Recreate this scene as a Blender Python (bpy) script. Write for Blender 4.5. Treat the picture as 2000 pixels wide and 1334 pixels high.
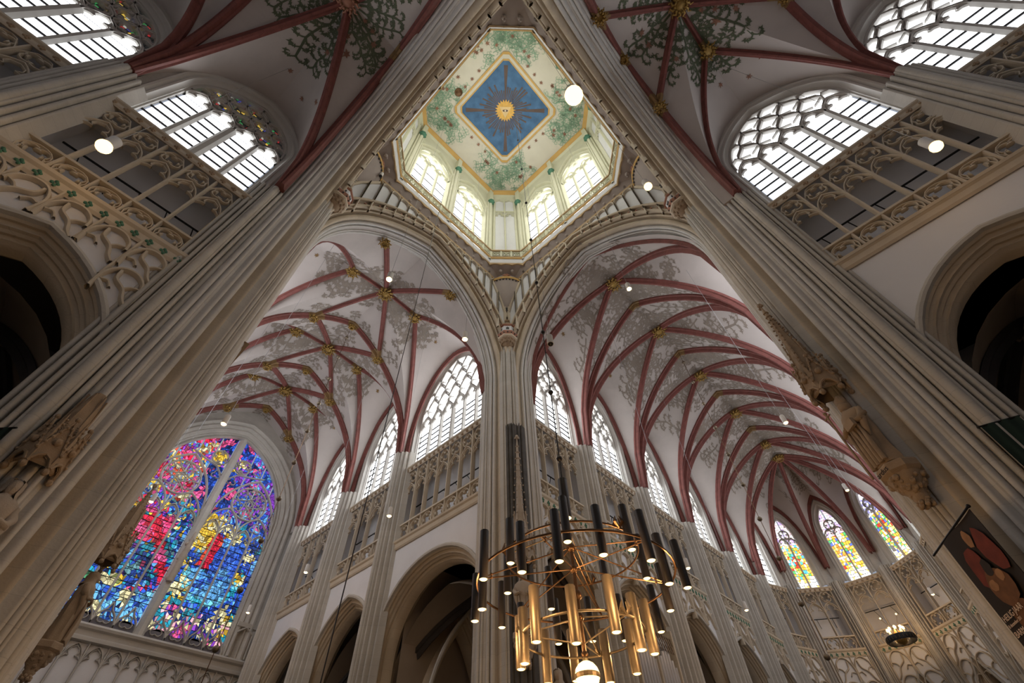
import bpy, math, random
from math import sin, cos, pi, sqrt, radians as RAD
from mathutils import Vector, Matrix

for o in list(bpy.data.objects):
    bpy.data.objects.remove(o)
scene = bpy.context.scene
COL = scene.collection
rnd = random.Random(7)

# ------------------------------------------------------------------ camera, world, exposure
F_PX, PITCH, YAW, ROLL = 895.2, RAD(51.72), RAD(41.63), RAD(-2.35)
CAM = Vector((-7.185, -6.05, 1.6))
Fv = Vector((cos(PITCH) * cos(YAW), cos(PITCH) * sin(YAW), sin(PITCH)))
R0 = Vector((sin(YAW), -cos(YAW), 0))
U0 = R0.cross(Fv)
Rv = R0 * cos(ROLL) + U0 * sin(ROLL)
Uv = U0 * cos(ROLL) - R0 * sin(ROLL)
cam_d = bpy.data.cameras.new('camera')
cam_d.sensor_width = 36.0
cam_d.lens = F_PX / 2000 * 36
cam_d.clip_start, cam_d.clip_end = 0.02, 300
cam = bpy.data.objects.new('camera', cam_d)
COL.objects.link(cam)
cam.matrix_world = Matrix(((Rv.x, Uv.x, -Fv.x, CAM.x), (Rv.y, Uv.y, -Fv.y, CAM.y), (Rv.z, Uv.z, -Fv.z, CAM.z), (0, 0, 0, 1)))
scene.camera = cam

world = bpy.data.worlds.new('sky')
scene.world = world
world.use_nodes = True
bg = world.node_tree.nodes['Background']
bg.inputs[0].default_value = (0.75, 0.83, 1.0, 1)
bg.inputs[1].default_value = 0.3

vs = scene.view_settings
vs.view_transform = 'Standard'
vs.look = 'None'
vs.gamma = 1
vs.use_curve_mapping = False
vs.exposure = 0.48
scene.cycles.use_denoising = True
scene.cycles.max_bounces = 6
scene.cycles.diffuse_bounces = 4
scene.cycles.glossy_bounces = 2
scene.cycles.transmission_bounces = 1
scene.cycles.adaptive_threshold = 0.02
DAY = 6.0            # brightness of daylight through clear glass
WARM = (1.0, 0.62, 0.26)

# ------------------------------------------------------------------ materials
def nodes(name):
    m = bpy.data.materials.new(name)
    m.use_nodes = True
    nt = m.node_tree
    return m, nt, nt.nodes['Principled BSDF']

def surf(name, c, rough=0.8, metal=0.0, var=0.12, scale=1.2, joint=0.0, course=0.42, bump=0.0, dirt=0.0):
    m, nt, b = nodes(name)
    N, L = nt.nodes, nt.links
    b.inputs['Roughness'].default_value = rough
    b.inputs['Metallic'].default_value = metal
    geo = N.new('ShaderNodeNewGeometry')
    nz = N.new('ShaderNodeTexNoise')
    nz.inputs['Scale'].default_value = scale
    nz.inputs['Detail'].default_value = 6
    L.new(geo.outputs['Position'], nz.inputs['Vector'])
    ramp = N.new('ShaderNodeMix')
    ramp.data_type = 'RGBA'
    ramp.inputs[6].default_value = tuple(max(0, x * (1 - var * 1.6)) for x in c) + (1,)
    ramp.inputs[7].default_value = tuple(min(1, x * (1 + var)) for x in c) + (1,)
    L.new(nz.outputs['Fac'], ramp.inputs[0])
    out = ramp.outputs[2]
    if joint > 0:
        sp = N.new('ShaderNodeSeparateXYZ')
        L.new(geo.outputs['Position'], sp.inputs[0])
        a = N.new('ShaderNodeMath'); a.operation = 'MULTIPLY'; a.inputs[1].default_value = 1 / course
        L.new(sp.outputs['Z'], a.inputs[0])
        fr = N.new('ShaderNodeMath'); fr.operation = 'FRACT'
        L.new(a.outputs[0], fr.inputs[0])
        lt = N.new('ShaderNodeMath'); lt.operation = 'LESS_THAN'; lt.inputs[1].default_value = 0.035
        L.new(fr.outputs[0], lt.inputs[0])
        # per-course tone
        fl = N.new('ShaderNodeMath'); fl.operation = 'FLOOR'
        L.new(a.outputs[0], fl.inputs[0])
        wn = N.new('ShaderNodeTexWhiteNoise'); wn.noise_dimensions = '1D'
        L.new(fl.outputs[0], wn.inputs['W'])
        mm = N.new('ShaderNodeMath'); mm.operation = 'MULTIPLY_ADD'
        L.new(wn.outputs['Value'], mm.inputs[0]); mm.inputs[1].default_value = joint * 0.5; mm.inputs[2].default_value = 1 - joint * 0.25
        m2 = N.new('ShaderNodeMath'); m2.operation = 'MULTIPLY_ADD'
        L.new(lt.outputs[0], m2.inputs[0]); m2.inputs[1].default_value = -joint; L.new(mm.outputs[0], m2.inputs[2])
        mul = N.new('ShaderNodeVectorMath'); mul.operation = 'SCALE'
        L.new(out, mul.inputs[0]); L.new(m2.outputs[0], mul.inputs['Scale'])
        out = mul.outputs[0]
    if dirt > 0:
        n2 = N.new('ShaderNodeTexNoise'); n2.inputs['Scale'].default_value = 0.35; n2.inputs['Detail'].default_value = 9
        n2.inputs['Roughness'].default_value = 0.7
        L.new(geo.outputs['Position'], n2.inputs['Vector'])
        mr = N.new('ShaderNodeMapRange'); mr.inputs[1].default_value = 0.5; mr.inputs[2].default_value = 0.75
        mr.inputs[3].default_value = 1.0; mr.inputs[4].default_value = 1 - dirt
        L.new(n2.outputs['Fac'], mr.inputs[0])
        mu = N.new('ShaderNodeVectorMath'); mu.operation = 'SCALE'
        L.new(out, mu.inputs[0]); L.new(mr.outputs[0], mu.inputs['Scale'])
        out = mu.outputs[0]
    L.new(out, b.inputs['Base Color'])
    if bump > 0:
        bp = N.new('ShaderNodeBump'); bp.inputs['Strength'].default_value = bump; bp.inputs['Distance'].default_value = 0.03
        n3 = N.new('ShaderNodeTexNoise'); n3.inputs['Scale'].default_value = scale * 14; n3.inputs['Detail'].default_value = 4
        L.new(geo.outputs['Position'], n3.inputs['Vector'])
        L.new(n3.outputs['Fac'], bp.inputs['Height'])
        L.new(bp.outputs['Normal'], b.inputs['Normal'])
    return m

def emis(name, c, strength, lead=0.0, lscale=5.0):
    m, nt, b = nodes(name)
    N, L = nt.nodes, nt.links
    b.inputs['Base Color'].default_value = (0.1, 0.1, 0.1, 1)
    b.inputs['Roughness'].default_value = 0.15
    b.inputs['Emission Color'].default_value = c + (1,)
    b.inputs['Emission Strength'].default_value = strength
    if lead > 0:
        tc = N.new('ShaderNodeTexCoord')
        mp = N.new('ShaderNodeMapping'); mp.inputs['Rotation'].default_value = (pi / 2, 0, 0)
        L.new(tc.outputs['Object'], mp.inputs['Vector'])
        br = N.new('ShaderNodeTexBrick')
        br.inputs['Scale'].default_value = lscale
        br.inputs['Mortar Size'].default_value = 0.022
        br.inputs['Color1'].default_value = c + (1,)
        br.inputs['Color2'].default_value = tuple(x * 0.93 for x in c) + (1,)
        br.inputs['Mortar'].default_value = tuple(x * (1 - lead) for x in c) + (1,)
        L.new(mp.outputs[0], br.inputs['Vector'])
        L.new(br.outputs['Color'], b.inputs['Emission Color'])
    return m

def vcol_emis(name, strength):
    m, nt, b = nodes(name)
    at = nt.nodes.new('ShaderNodeVertexColor'); at.layer_name = 'glass_colour'
    b.inputs['Base Color'].default_value = (0.02, 0.02, 0.02, 1)
    b.inputs['Roughness'].default_value = 0.2
    nt.links.new(at.outputs['Color'], b.inputs['Emission Color'])
    b.inputs['Emission Strength'].default_value = strength
    return m

M = {}
M['stone'] = surf('limestone_grey', (0.54, 0.51, 0.46), 0.85, joint=0.13, bump=0.25, dirt=0.18, var=0.10)
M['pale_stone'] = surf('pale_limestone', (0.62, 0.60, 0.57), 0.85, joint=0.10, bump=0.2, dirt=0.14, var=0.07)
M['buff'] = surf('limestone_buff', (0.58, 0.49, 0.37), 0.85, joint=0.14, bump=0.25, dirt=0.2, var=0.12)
M['tracery'] = surf('tracery_stone', (0.60, 0.52, 0.41), 0.85, var=0.1, bump=0.15)
M['wstone'] = surf('window_stone', (0.55, 0.53, 0.49), 0.85, var=0.08)
M['plaster'] = surf('white_plaster', (0.74, 0.74, 0.76), 0.9, var=0.05, scale=0.6, bump=0.1, dirt=0.08)
M['vault'] = surf('vault_plaster', (0.50, 0.45, 0.42), 0.9, var=0.10, scale=0.5, dirt=0.12)
M['red'] = surf('red_painted_rib', (0.20, 0.062, 0.05), 0.75, var=0.3, scale=3.0, joint=0.25, course=0.8)
M['gold'] = surf('gilding', (0.36, 0.22, 0.055), 0.5, metal=0.4, var=0.35, scale=9.0)
M['goldrib'] = surf('gilded_rib_end', (0.26, 0.155, 0.06), 0.6, metal=0.2, var=0.3, scale=5.0)
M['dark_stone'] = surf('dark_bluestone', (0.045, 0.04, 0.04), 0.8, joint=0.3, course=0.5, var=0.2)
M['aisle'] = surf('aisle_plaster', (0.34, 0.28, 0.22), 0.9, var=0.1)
M['iron'] = surf('black_iron', (0.02, 0.02, 0.022), 0.5, metal=0.6, var=0.1)
M['lantern'] = surf('lantern_stone', (0.66, 0.65, 0.50), 0.85, var=0.07)
M['mauve'] = surf('cove_plaster', (0.42, 0.36, 0.33), 0.9, var=0.1)
M['ceil_white'] = surf('painted_ceiling', (0.66, 0.62, 0.53), 0.9, var=0.08, scale=0.7)
M['ochre'] = surf('ochre_moulding', (0.62, 0.38, 0.12), 0.7, var=0.15)
M['tan'] = surf('tan_moulding', (0.50, 0.35, 0.19), 0.7, var=0.2)
M['blue'] = surf('blue_ceiling_paint', (0.075, 0.17, 0.33), 0.85, var=0.4, scale=1.6)
M['vine_green'] = surf('green_scroll_paint', (0.30, 0.46, 0.33), 0.85, var=0.15)
M['vine_dark'] = surf('dark_green_scroll_paint', (0.10, 0.12, 0.07), 0.85, var=0.3)
M['vine_grey'] = surf('faded_scroll_paint', (0.285, 0.24, 0.20), 0.9, var=0.25)
M['flower'] = surf('flower_paint', (0.30, 0.15, 0.10), 0.85, var=0.5, scale=3)
M['green_cap'] = surf('green_capital_paint', (0.09, 0.24, 0.16), 0.8, var=0.3)
M['ray'] = surf('brown_ray_paint', (0.13, 0.09, 0.08), 0.8, var=0.3)
M['sun'] = surf('golden_sun_paint', (0.72, 0.42, 0.10), 0.7, var=0.25, scale=4)
M['sun_pale'] = surf('pale_gold_paint', (0.72, 0.52, 0.26), 0.7, var=0.15)
M['eye'] = surf('pale_eye_paint', (0.75, 0.66, 0.52), 0.8, var=0.1)
M['statue'] = surf('carved_stone', (0.40, 0.29, 0.19), 0.85, var=0.25, scale=3, bump=0.4, dirt=0.3)
M['statue_pale'] = surf('carved_pale_stone', (0.47, 0.40, 0.33), 0.85, var=0.2, scale=3, bump=0.4)
M['soot'] = surf('dark_weathered_stone', (0.10, 0.095, 0.09), 0.9, var=0.4, scale=2)
M['brick_red'] = surf('red_terracotta_paint', (0.42, 0.20, 0.13), 0.8, var=0.2)
M['brass'] = surf('brass', (0.21, 0.165, 0.115), 0.45, metal=0.75, var=0.15, scale=6)
M['bronze'] = surf('bronze', (0.16, 0.09, 0.05), 0.35, metal=0.9, var=0.2, scale=6)
M['black'] = surf('black_lacquer', (0.012, 0.010, 0.010), 0.35, var=0.1)
M['white_metal'] = surf('white_lamp_housing', (0.75, 0.73, 0.70), 0.5, var=0.03)
M['wire'] = surf('steel_wire', (0.35, 0.34, 0.35), 0.5, metal=0.5, var=0.05)
M['floor'] = surf('floor_slabs', (0.16, 0.15, 0.14), 0.6, var=0.2)
M['banner_dark'] = surf('dark_banner_print', (0.020, 0.014, 0.012), 0.8, var=0.3)
M['banner_red'] = surf('red_banner_print', (0.15, 0.024, 0.012), 0.8, var=0.35, scale=5)
M['banner_ochre'] = surf('ochre_banner_print', (0.15, 0.065, 0.025), 0.8, var=0.4, scale=6)
M['banner_skin'] = surf('pale_ochre_banner_print', (0.33, 0.17, 0.08), 0.8, var=0.35, scale=6)
M['green_cloth'] = surf('dark_green_cloth', (0.004, 0.022, 0.014), 0.85, var=0.3)
M['letter'] = surf('cream_lettering', (0.70, 0.55, 0.45), 0.8, var=0.03)
M['black_letter'] = surf('black_lettering', (0.03, 0.02, 0.02), 0.8, var=0.03)
M['organ_pipe'] = surf('organ_pipe_metal', (0.50, 0.50, 0.52), 0.35, metal=0.7, var=0.08)
M['grey_blind'] = surf('grey_blind_panel', (0.20, 0.20, 0.24), 0.8, var=0.1)
M['glass'] = emis('clear_daylit_glass', (0.93, 0.96, 1.0), DAY, lead=0.35, lscale=7.0)
M['glass_head'] = emis('clear_daylit_tracery_glass', (0.93, 0.96, 1.0), DAY * 0.9, lead=0.25, lscale=7.0)
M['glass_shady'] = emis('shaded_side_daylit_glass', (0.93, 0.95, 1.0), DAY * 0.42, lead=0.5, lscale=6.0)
M['glass_lantern'] = emis('lantern_daylit_glass', (1.0, 1.0, 0.95), DAY * 0.5)
M['stained'] = vcol_emis('stained_glass', 0.85)
M['stained_apse'] = vcol_emis('stained_apse_glass', 1.4)
M['lead'] = surf('lead', (0.012, 0.012, 0.014), 0.7)
M['bulb'] = emis('warm_lamp', (1.0, 0.70, 0.26), 3.2)
M['bulb_small'] = emis('warm_pendant_lamp', (1.0, 0.72, 0.34), 4.0)
M['bulb_big'] = emis('bright_pendant_lamp', (1.0, 0.66, 0.26), 2.6)
M['globe'] = emis('glowing_globe', (1.0, 0.74, 0.30), 2.6)
M['glass_dim'] = vcol_emis('dim_coloured_tracery_glass', 0.5)

# ------------------------------------------------------------------ mesh helpers
class MB:
    def __init__(s):
        s.v, s.f, s.c = [], [], None
    def quad(s, a, b, c, d):
        i = len(s.v); s.v += [a, b, c, d]; s.f.append((i, i + 1, i + 2, i + 3))
    def poly(s, pts):
        i = len(s.v); s.v += list(pts); s.f.append(tuple(range(i, i + len(pts))))
    def box(s, x0, x1, y0, y1, z0, z1):
        i = len(s.v)
        s.v += [(x, y, z) for z in (z0, z1) for y in (y0, y1) for x in (x0, x1)]
        s.f += [(i, i + 2, i + 3, i + 1), (i + 4, i + 5, i + 7, i + 6), (i, i + 1, i + 5, i + 4), (i + 2, i + 6, i + 7, i + 3), (i, i + 4, i + 6, i + 2), (i + 1, i + 3, i + 7, i + 5)]
    def rings(s, rings, close=True, caps=False):
        i0 = len(s.v); n = len(rings[0])
        for r in rings: s.v += r
        for k in range(len(rings) - 1):
            a, b = i0 + k * n, i0 + (k + 1) * n
            for j in range(n if close else n - 1):
                j2 = (j + 1) % n
                s.f.append((a + j, a + j2, b + j2, b + j))
        if caps:
            s.f.append(tuple(i0 + j for j in range(n))[::-1])
            s.f.append(tuple(i0 + (len(rings) - 1) * n + j for j in range(n)))
    def tube(s, pts, r, seg=6, caps=True):
        pts = [Vector(p) for p in pts]; rr = r if isinstance(r, (list, tuple)) else [r] * len(pts)
        out = []
        for i, p in enumerate(pts):
            t = (pts[min(i + 1, len(pts) - 1)] - pts[max(i - 1, 0)])
            t = t.normalized() if t.length > 1e-9 else Vector((0, 0, 1))
            a = Vector((0, 0, 1)) if abs(t.z) < 0.9 else Vector((1, 0, 0))
            u = t.cross(a).normalized(); w = t.cross(u)
            out.append([tuple(p + (u * cos(2 * pi * k / seg) + w * sin(2 * pi * k / seg)) * rr[i]) for k in range(seg)])
        s.rings(out, True, caps)
    def lathe(s, prof, seg=12, c=(0, 0, 0), caps=True, ph=0.0):
        s.rings([[(c[0] + r * cos(2 * pi * k / seg + ph), c[1] + r * sin(2 * pi * k / seg + ph), c[2] + z) for k in range(seg)] for r, z in prof], True, caps)
    def ball(s, c, r, seg=8, sq=1.0):
        n = max(4, seg // 2)
        s.lathe([(max(1e-3, r * sin(pi * k / n)), -r * sq * cos(pi * k / n)) for k in range(n + 1)], seg, c, False)
    def prism(s, poly, z0, z1, caps=True):
        s.rings([[(x, y, z0) for x, y in poly], [(x, y, z1) for x, y in poly]], True, caps)
    def sweep(s, path, prof, closed=False, cprof=False, n0=0.0):
        """path in (s,z); prof in (u outward-left of travel, n)"""
        P = path; n = len(P); out = []
        for i in range(n):
            if closed: a, b, c = P[i - 1], P[i], P[(i + 1) % n]
            else: a, b, c = P[max(i - 1, 0)], P[i], P[min(i + 1, n - 1)]
            def nrm(p, q):
                dx, dz = q[0] - p[0], q[1] - p[1]; l = sqrt(dx * dx + dz * dz)
                return (-dz / l, dx / l) if l > 1e-9 else None
            n1, n2 = nrm(a, b), nrm(b, c)
            n1 = n1 or n2; n2 = n2 or n1
            d = 1 + n1[0] * n2[0] + n1[1] * n2[1]; d = max(d, 0.35)
            m = ((n1[0] + n2[0]) / d, (n1[1] + n2[1]) / d)
            out.append([(b[0] + u * m[0], n0 + w, b[1] + u * m[1]) for u, w in prof])
        if closed: out.append(out[0])
        s.rings(out, cprof)
    def stroke(s, path, w, d, n0=0.0, closed=False):
        s.sweep(path, [(-w / 2, 0), (-w * .2, -d / 2), (w * .2, -d / 2), (w / 2, 0), (w * .2, d / 2), (-w * .2, d / 2)], closed, True, n0)

def mesh(mb, name, smooth=None, colors=None):
    me = bpy.data.meshes.new(name)
    me.from_pydata(mb.v, [], mb.f)
    if colors:
        at = me.color_attributes.new('glass_colour', 'FLOAT_COLOR', 'CORNER')
        k = 0; buf = []
        for fi, f in enumerate(mb.f):
            buf += list(colors[fi]) * len(f)
        at.data.foreach_set('color', buf)
    if smooth is not None:
        me.shade_smooth()
        me.set_sharp_from_angle(angle=RAD(smooth))
    return me

def obj(name, me, mat, parent=None, loc=None, rz=None, scale=None):
    if isinstance(me, MB): me = mesh(me, name, None)
    o = bpy.data.objects.new(name, me)
    COL.objects.link(o)
    if mat is not None and not me.materials: me.materials.append(M[mat])
    if parent: o.parent = parent
    if loc: o.location = loc
    if rz is not None: o.rotation_euler = (0, 0, rz)
    if scale: o.scale = scale
    return o

def node(name, label, cat, loc=(0, 0, 0), rz=0.0, kind=None, group=None):
    o = bpy.data.objects.new(name, None)
    COL.objects.link(o)
    o.location = loc; o.rotation_euler = (0, 0, rz)
    return tag(o, label, cat, kind, group)

def tag(o, label, cat, kind=None, group=None):
    o['label'] = label; o['category'] = cat
    if kind: o['kind'] = kind
    if group: o['group'] = group
    return o

def stuff(o):
    o['kind'] = 'stuff'; return o

def glow(parent, loc, watts, radius=.1, colour=(1.0, .58, .24)):
    d = bpy.data.lights.new('lamp_light', 'POINT'); d.energy = watts; d.shadow_soft_size = radius; d.color = colour
    o = bpy.data.objects.new('lamp_light', d); COL.objects.link(o); o.parent = parent; o.location = loc
    return o

# ------------------------------------------------------------------ curve helpers
def smooth(pts, n=4):
    out = []
    for i in range(len(pts) - 1):
        p0, p1, p2, p3 = pts[max(i - 1, 0)], pts[i], pts[i + 1], pts[min(i + 2, len(pts) - 1)]
        for k in range(n):
            t = k / n
            out.append(tuple(.5 * (2 * b + (c - a) * t + (2 * a - 5 * b + 4 * c - d) * t * t + (3 * b - a - 3 * c + d) * t ** 3) for a, b, c, d in zip(p0, p1, p2, p3)))
    return out + [pts[-1]]

class Arch:
    """two-centred pointed arch: half span a, springing zs, apex za"""
    def __init__(s, a, zs, za):
        s.a, s.zs, s.za = a, zs, za; h = za - zs
        s.R = (a * a + h * h) / (2 * a); s.c = s.R - a
    def z(s, x, u=0.0):
        q = (s.R + u) ** 2 - (abs(x) + s.c) ** 2
        return s.zs + (sqrt(q) if q > 0 else 0.0)
    def arc(s, n=10, u=0.0):
        """left springing to apex to right springing"""
        R = s.R + u; th = math.acos(min(1, s.c / R))
        L = [(s.c - R * cos(th * k / n), s.zs + R * sin(th * k / n)) for k in range(n + 1)]
        L = [(-( R * cos(th * k / n) - s.c), s.zs + R * sin(th * k / n)) for k in range(n + 1)]
        return L + [(-x, z) for x, z in L[-2::-1]]
    def path(s, z0, n=10, u=0.0):
        p = s.arc(n, u)
        return [(p[0][0], z0)] + p + [(p[-1][0], z0)]

def circle(cx, cz, r, n=16, ph=0.0):
    return [(cx + r * cos(ph + 2 * pi * k / n), cz + r * sin(ph + 2 * pi * k / n)) for k in range(n)]

def foil(cx, cz, r, lobes=4, n=7, ph=None):
    """closed cusped ring of given lobes"""
    ph = (pi / 4 if lobes == 4 else pi / 2) if ph is None else ph
    out = []; ro = r * 0.52; d = r * 0.5
    half = pi * 0.62
    for l in range(lobes):
        a = ph + 2 * pi * l / lobes
        for k in range(n):
            t = a - half + 2 * half * k / (n - 1)
            out.append((cx + d * cos(a) + ro * cos(t), cz + d * sin(a) + ro * sin(t)))
    return out

def cusp_head(cx, w, zs, h, mb, t, d, n0):
    """trefoil-cusped pointed light head"""
    A = Arch(w / 2, zs, zs + h)
    mb.stroke([(cx + x, z) for x, z in A.arc(6)], t, d, n0)
    for sg in (-1, 1):
        mb.stroke([(cx + sg * w * .47, zs + h * .12), (cx + sg * w * .30, zs + h * .30), (cx + sg * w * .16, zs + h * .30)], t * .7, d * .6, n0)
        mb.stroke([(cx + sg * w * .16, zs + h * .30), (cx + sg * w * .27, zs + h * .48), (cx + sg * w * .22, zs + h * .70), (cx, zs + h * .86)], t * .7, d * .6, n0)

def cluster(half, prot, rolls, seg=6):
    """moulded shaft plan: list of (s,n) bulging to -n"""
    pts = [(-half - .1, 0.12)]
    for i, (sx, r) in enumerate(rolls):
        nn = -prot * (1 - (abs(sx) / half) ** 1.6)
        for k in range(seg + 1):
            t = pi - pi * k / seg
            pts.append((sx + r * cos(t), nn - r * sin(t)))
        if i < len(rolls) - 1:
            sx2, r2 = rolls[i + 1]; nn2 = -prot * (1 - (abs(sx2) / half) ** 1.6)
            mx = ((sx + r) + (sx2 - r2)) / 2
            pts.append((mx, (nn + nn2) / 2 + 0.15))
    pts.append((half + .1, 0.12))
    return pts

WIN_N = [0]
def winname():
    WIN_N[0] += 1
    return 'window_%d' % WIN_N[0]

# ------------------------------------------------------------------ window
CELL = {}
def pane_mesh(w, h):
    k = (round(w, 2), round(h, 2))
    if k not in CELL:
        mb = MB(); mb.quad((-w / 2, 0, 0), (w / 2, 0, 0), (w / 2, 0, h), (-w / 2, 0, h)); CELL[k] = mesh(mb, 'pane')
    return CELL[k]

def window(loc, rz, gw, sill, zsp, zap, nl, label, glass='glass', cells=7, style='flow', stained=None, depth=0.42, jamb=0.5, stone='wstone', mull=0.30, headglass=None, name=None, dimhead=False):
    """gw: glass half width; s along the wall, n outward"""
    root = node(name or winname(), label, 'window', loc, rz, 'structure')
    A = Arch(gw, zsp, zap)
    # splayed jamb moulding
    mb = MB()
    pr = [(jamb + .06, -.02), (jamb, -.07), (jamb - .08, -.05), (jamb - .12, .02), (jamb * .62, .06), (jamb * .55, .0), (jamb * .42, .02), (jamb * .38, .14), (jamb * .22, .22), (.06, .24), (.06, .30), (0, .32), (0, depth + .08)]
    pr = [(u_, n_ * min(1, depth / .42)) for u_, n_ in pr]
    mb.sweep(A.path(sill, 12), pr)
    obj('jamb_moulding', mesh(mb, 'jamb_moulding', 40), stone, root)
    mb = MB()
    mb.quad((-gw - jamb, -.05, sill - .30), (gw + jamb, -.05, sill - .30), (gw + jamb, depth + .05, sill + .02), (-gw - jamb, depth + .05, sill + .02))
    obj('sill', mb, stone, root)
    lw = 2 * gw / nl
    hh = lw * (0.95 if nl > 2 else 0.8)
    zl = zsp - hh * (0.55 if nl > 3 else 0.9)              # springing of the light heads
    # mullions
    mm = MB(); mm.stroke([(0, sill), (0, 1 + sill)], 1, 1)
    for i in range(1, nl):
        x = -gw + i * lw
        mb = MB()
        ext = A.z(x) - .15 if style == 'lattice' else zl + .02
        big = 1.45 if (nl >= 4 and nl % 2 == 0 and i == nl // 2) else 1.0
        mb.stroke([(x, sill), (x, ext)], mull * big, .3, depth)
        obj('mullion', mb, stone, root)
    # tracery
    mb = MB(); t = mull * .72
    for i in range(nl):
        cusp_head(-gw + (i + .5) * lw, lw, zl, hh, mb, t, .24, depth)
    mb.stroke(A.arc(12, -.05), .14, .28, depth)
    top = zap - (zl + hh)
    if nl == 2:
        r = min(gw * .52, top * .42); cz = zl + hh + r * .78
        mb.stroke(circle(0, cz, r, 18), t, .22, depth, True)
        mb.stroke(foil(0, cz, r * .92), t * .8, .16, depth, True)
    elif nl == 3:
        B = Arch(gw * .98, zl + hh * .35, zl + hh * 1.75)
        r = gw * .36; cz = zap - r * 1.5
        mb.stroke(circle(0, cz, r, 16), t, .2, depth, True); mb.stroke(foil(0, cz, r * .9), t * .8, .16, depth, True)
        for sg in (-1, 1):
            r2 = gw * .24; mb.stroke(foil(sg * gw * .46, zl + hh * 1.02, r2, 3), t * .8, .16, depth, True)
    else:
        # reticulated net of ogee cells above the light heads
        def cell(cx, z0, w, h):
            pts = [(0, 0), (w * .12, h * .10), (w * .42, h * .30), (w * .5, h * .5), (w * .42, h * .70), (w * .12, h * .90), (0, h), (-w * .12, h * .90), (-w * .42, h * .70), (-w * .5, h * .5), (-w * .42, h * .30), (-w * .12, h * .10)]
            q = [(cx + x, z0 + z) for x, z in pts]
            if q[0][1] > A.z(cx) - .2: return
            q = [(max(-gw, min(gw, x)), min(z, A.z(x) - .02)) for x, z in q]
            mb.stroke(q, t, .24, depth, True)
            if z0 + h * .5 < A.z(cx) - .15:
                if style != 'flow': mb.stroke(foil(cx, z0 + h * .5, w * .40, 4), t * .6, .16, depth, True)
                else:
                    for sg in (-1, 1): mb.stroke([(cx + sg * w * .42, z0 + h * .5), (cx + sg * w * .2, z0 + h * .42), (cx + sg * w * .05, z0 + h * .36)], t * .7, .16, depth)
        hc = lw * (1.95 if style == 'flow' else 1.4); t *= .66
        for tier in range(5):
            z0 = zl + hh * .42 + tier * hc * .52
            for i in range(nl + 1):
                cx = -gw + (i if tier % 2 == 0 else i + .5) * lw
                if abs(cx) < gw - .1: cell(cx, z0, lw, hc)
    obj('tracery', mesh(mb, 'tracery', 50), stone, root)
    # panes
    if stained:
        for i in range(nl):
            stained(root, -gw + i * lw + mull * .35, -gw + (i + 1) * lw - mull * .35, sill, lambda x: min(A.z(x), zap) - .06, depth + .06)
    else:
        n = cells; hz = (zl - sill) / n
        for i in range(nl):
            for j in range(n):
                obj('pane', pane_mesh(lw - mull * .5, hz - .09), glass, root, (-gw + (i + .5) * lw, depth + .05, sill + j * hz + .045))
        # saddle bars
        for j in range(1, n):
            bm = MB(); bm.box(-gw, gw, depth + .01, depth + .05, sill + j * hz - .05, sill + j * hz + .05)
            obj('saddle_bar', bm, 'iron', root)
        hb = MB(); K = 16
        for q in range(K):
            x0, x1 = -gw + 2 * gw * q / K, -gw + 2 * gw * (q + 1) / K
            hb.quad((x0, depth + .07, zl), (x1, depth + .07, zl), (x1, depth + .07, A.z(x1)), (x0, depth + .07, A.z(x0)))
        if dimhead:
            R = random.Random(3); pal = [(.02, .02, .02)] * 5 + [(.05, .35, .10), (.9, .6, .1), (.5, .04, .04), (.5, .5, .45), (.06, .06, .3)]
            hb = MB(); cc = []
            for q in range(26):
                for r in range(18):
                    x0, x1 = -gw + 2 * gw * q / 26, -gw + 2 * gw * (q + .85) / 26; z0 = zl + hh * .9 + r * .2
                    if z0 + .2 > A.z((x0 + x1) / 2): continue
                    hb.quad((x0, depth + .05, z0), (x1, depth + .05, z0), (x1, depth + .05, z0 + .17), (x0, depth + .05, z0 + .17)); cc.append(pal[int(R.random() * 10)] + (1,))
            o = obj('tracery_glass', mesh(hb, 'tracery_glass', None, cc), 'glass_dim', root)
            hb = MB()
            for i in range(nl):
                cx = -gw + (i + .5) * lw; L_ = Arch(lw * .42, zl, zl + hh * .9); K = 6
                for q in range(K):
                    x0, x1 = -lw * .42 + lw * .84 * q / K, -lw * .42 + lw * .84 * (q + 1) / K
                    hb.quad((cx + x0, depth + .04, zl), (cx + x1, depth + .04, zl), (cx + x1, depth + .04, L_.z(x1)), (cx + x0, depth + .04, L_.z(x0)))
            obj('light_heads', hb, 'glass_head', root)
            lb = MB(); K = 16
            for q in range(K):
                x0, x1 = -gw + 2 * gw * q / K, -gw + 2 * gw * (q + 1) / K
                lb.quad((x0, depth + .09, zl), (x1, depth + .09, zl), (x1, depth + .09, A.z(x1)), (x0, depth + .09, A.z(x0)))
            obj('lead_net', lb, 'lead', root)
        else:
            obj('tracery_glass', hb, headglass or ('glass_head' if glass == 'glass' else glass), root)
    return root

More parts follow.
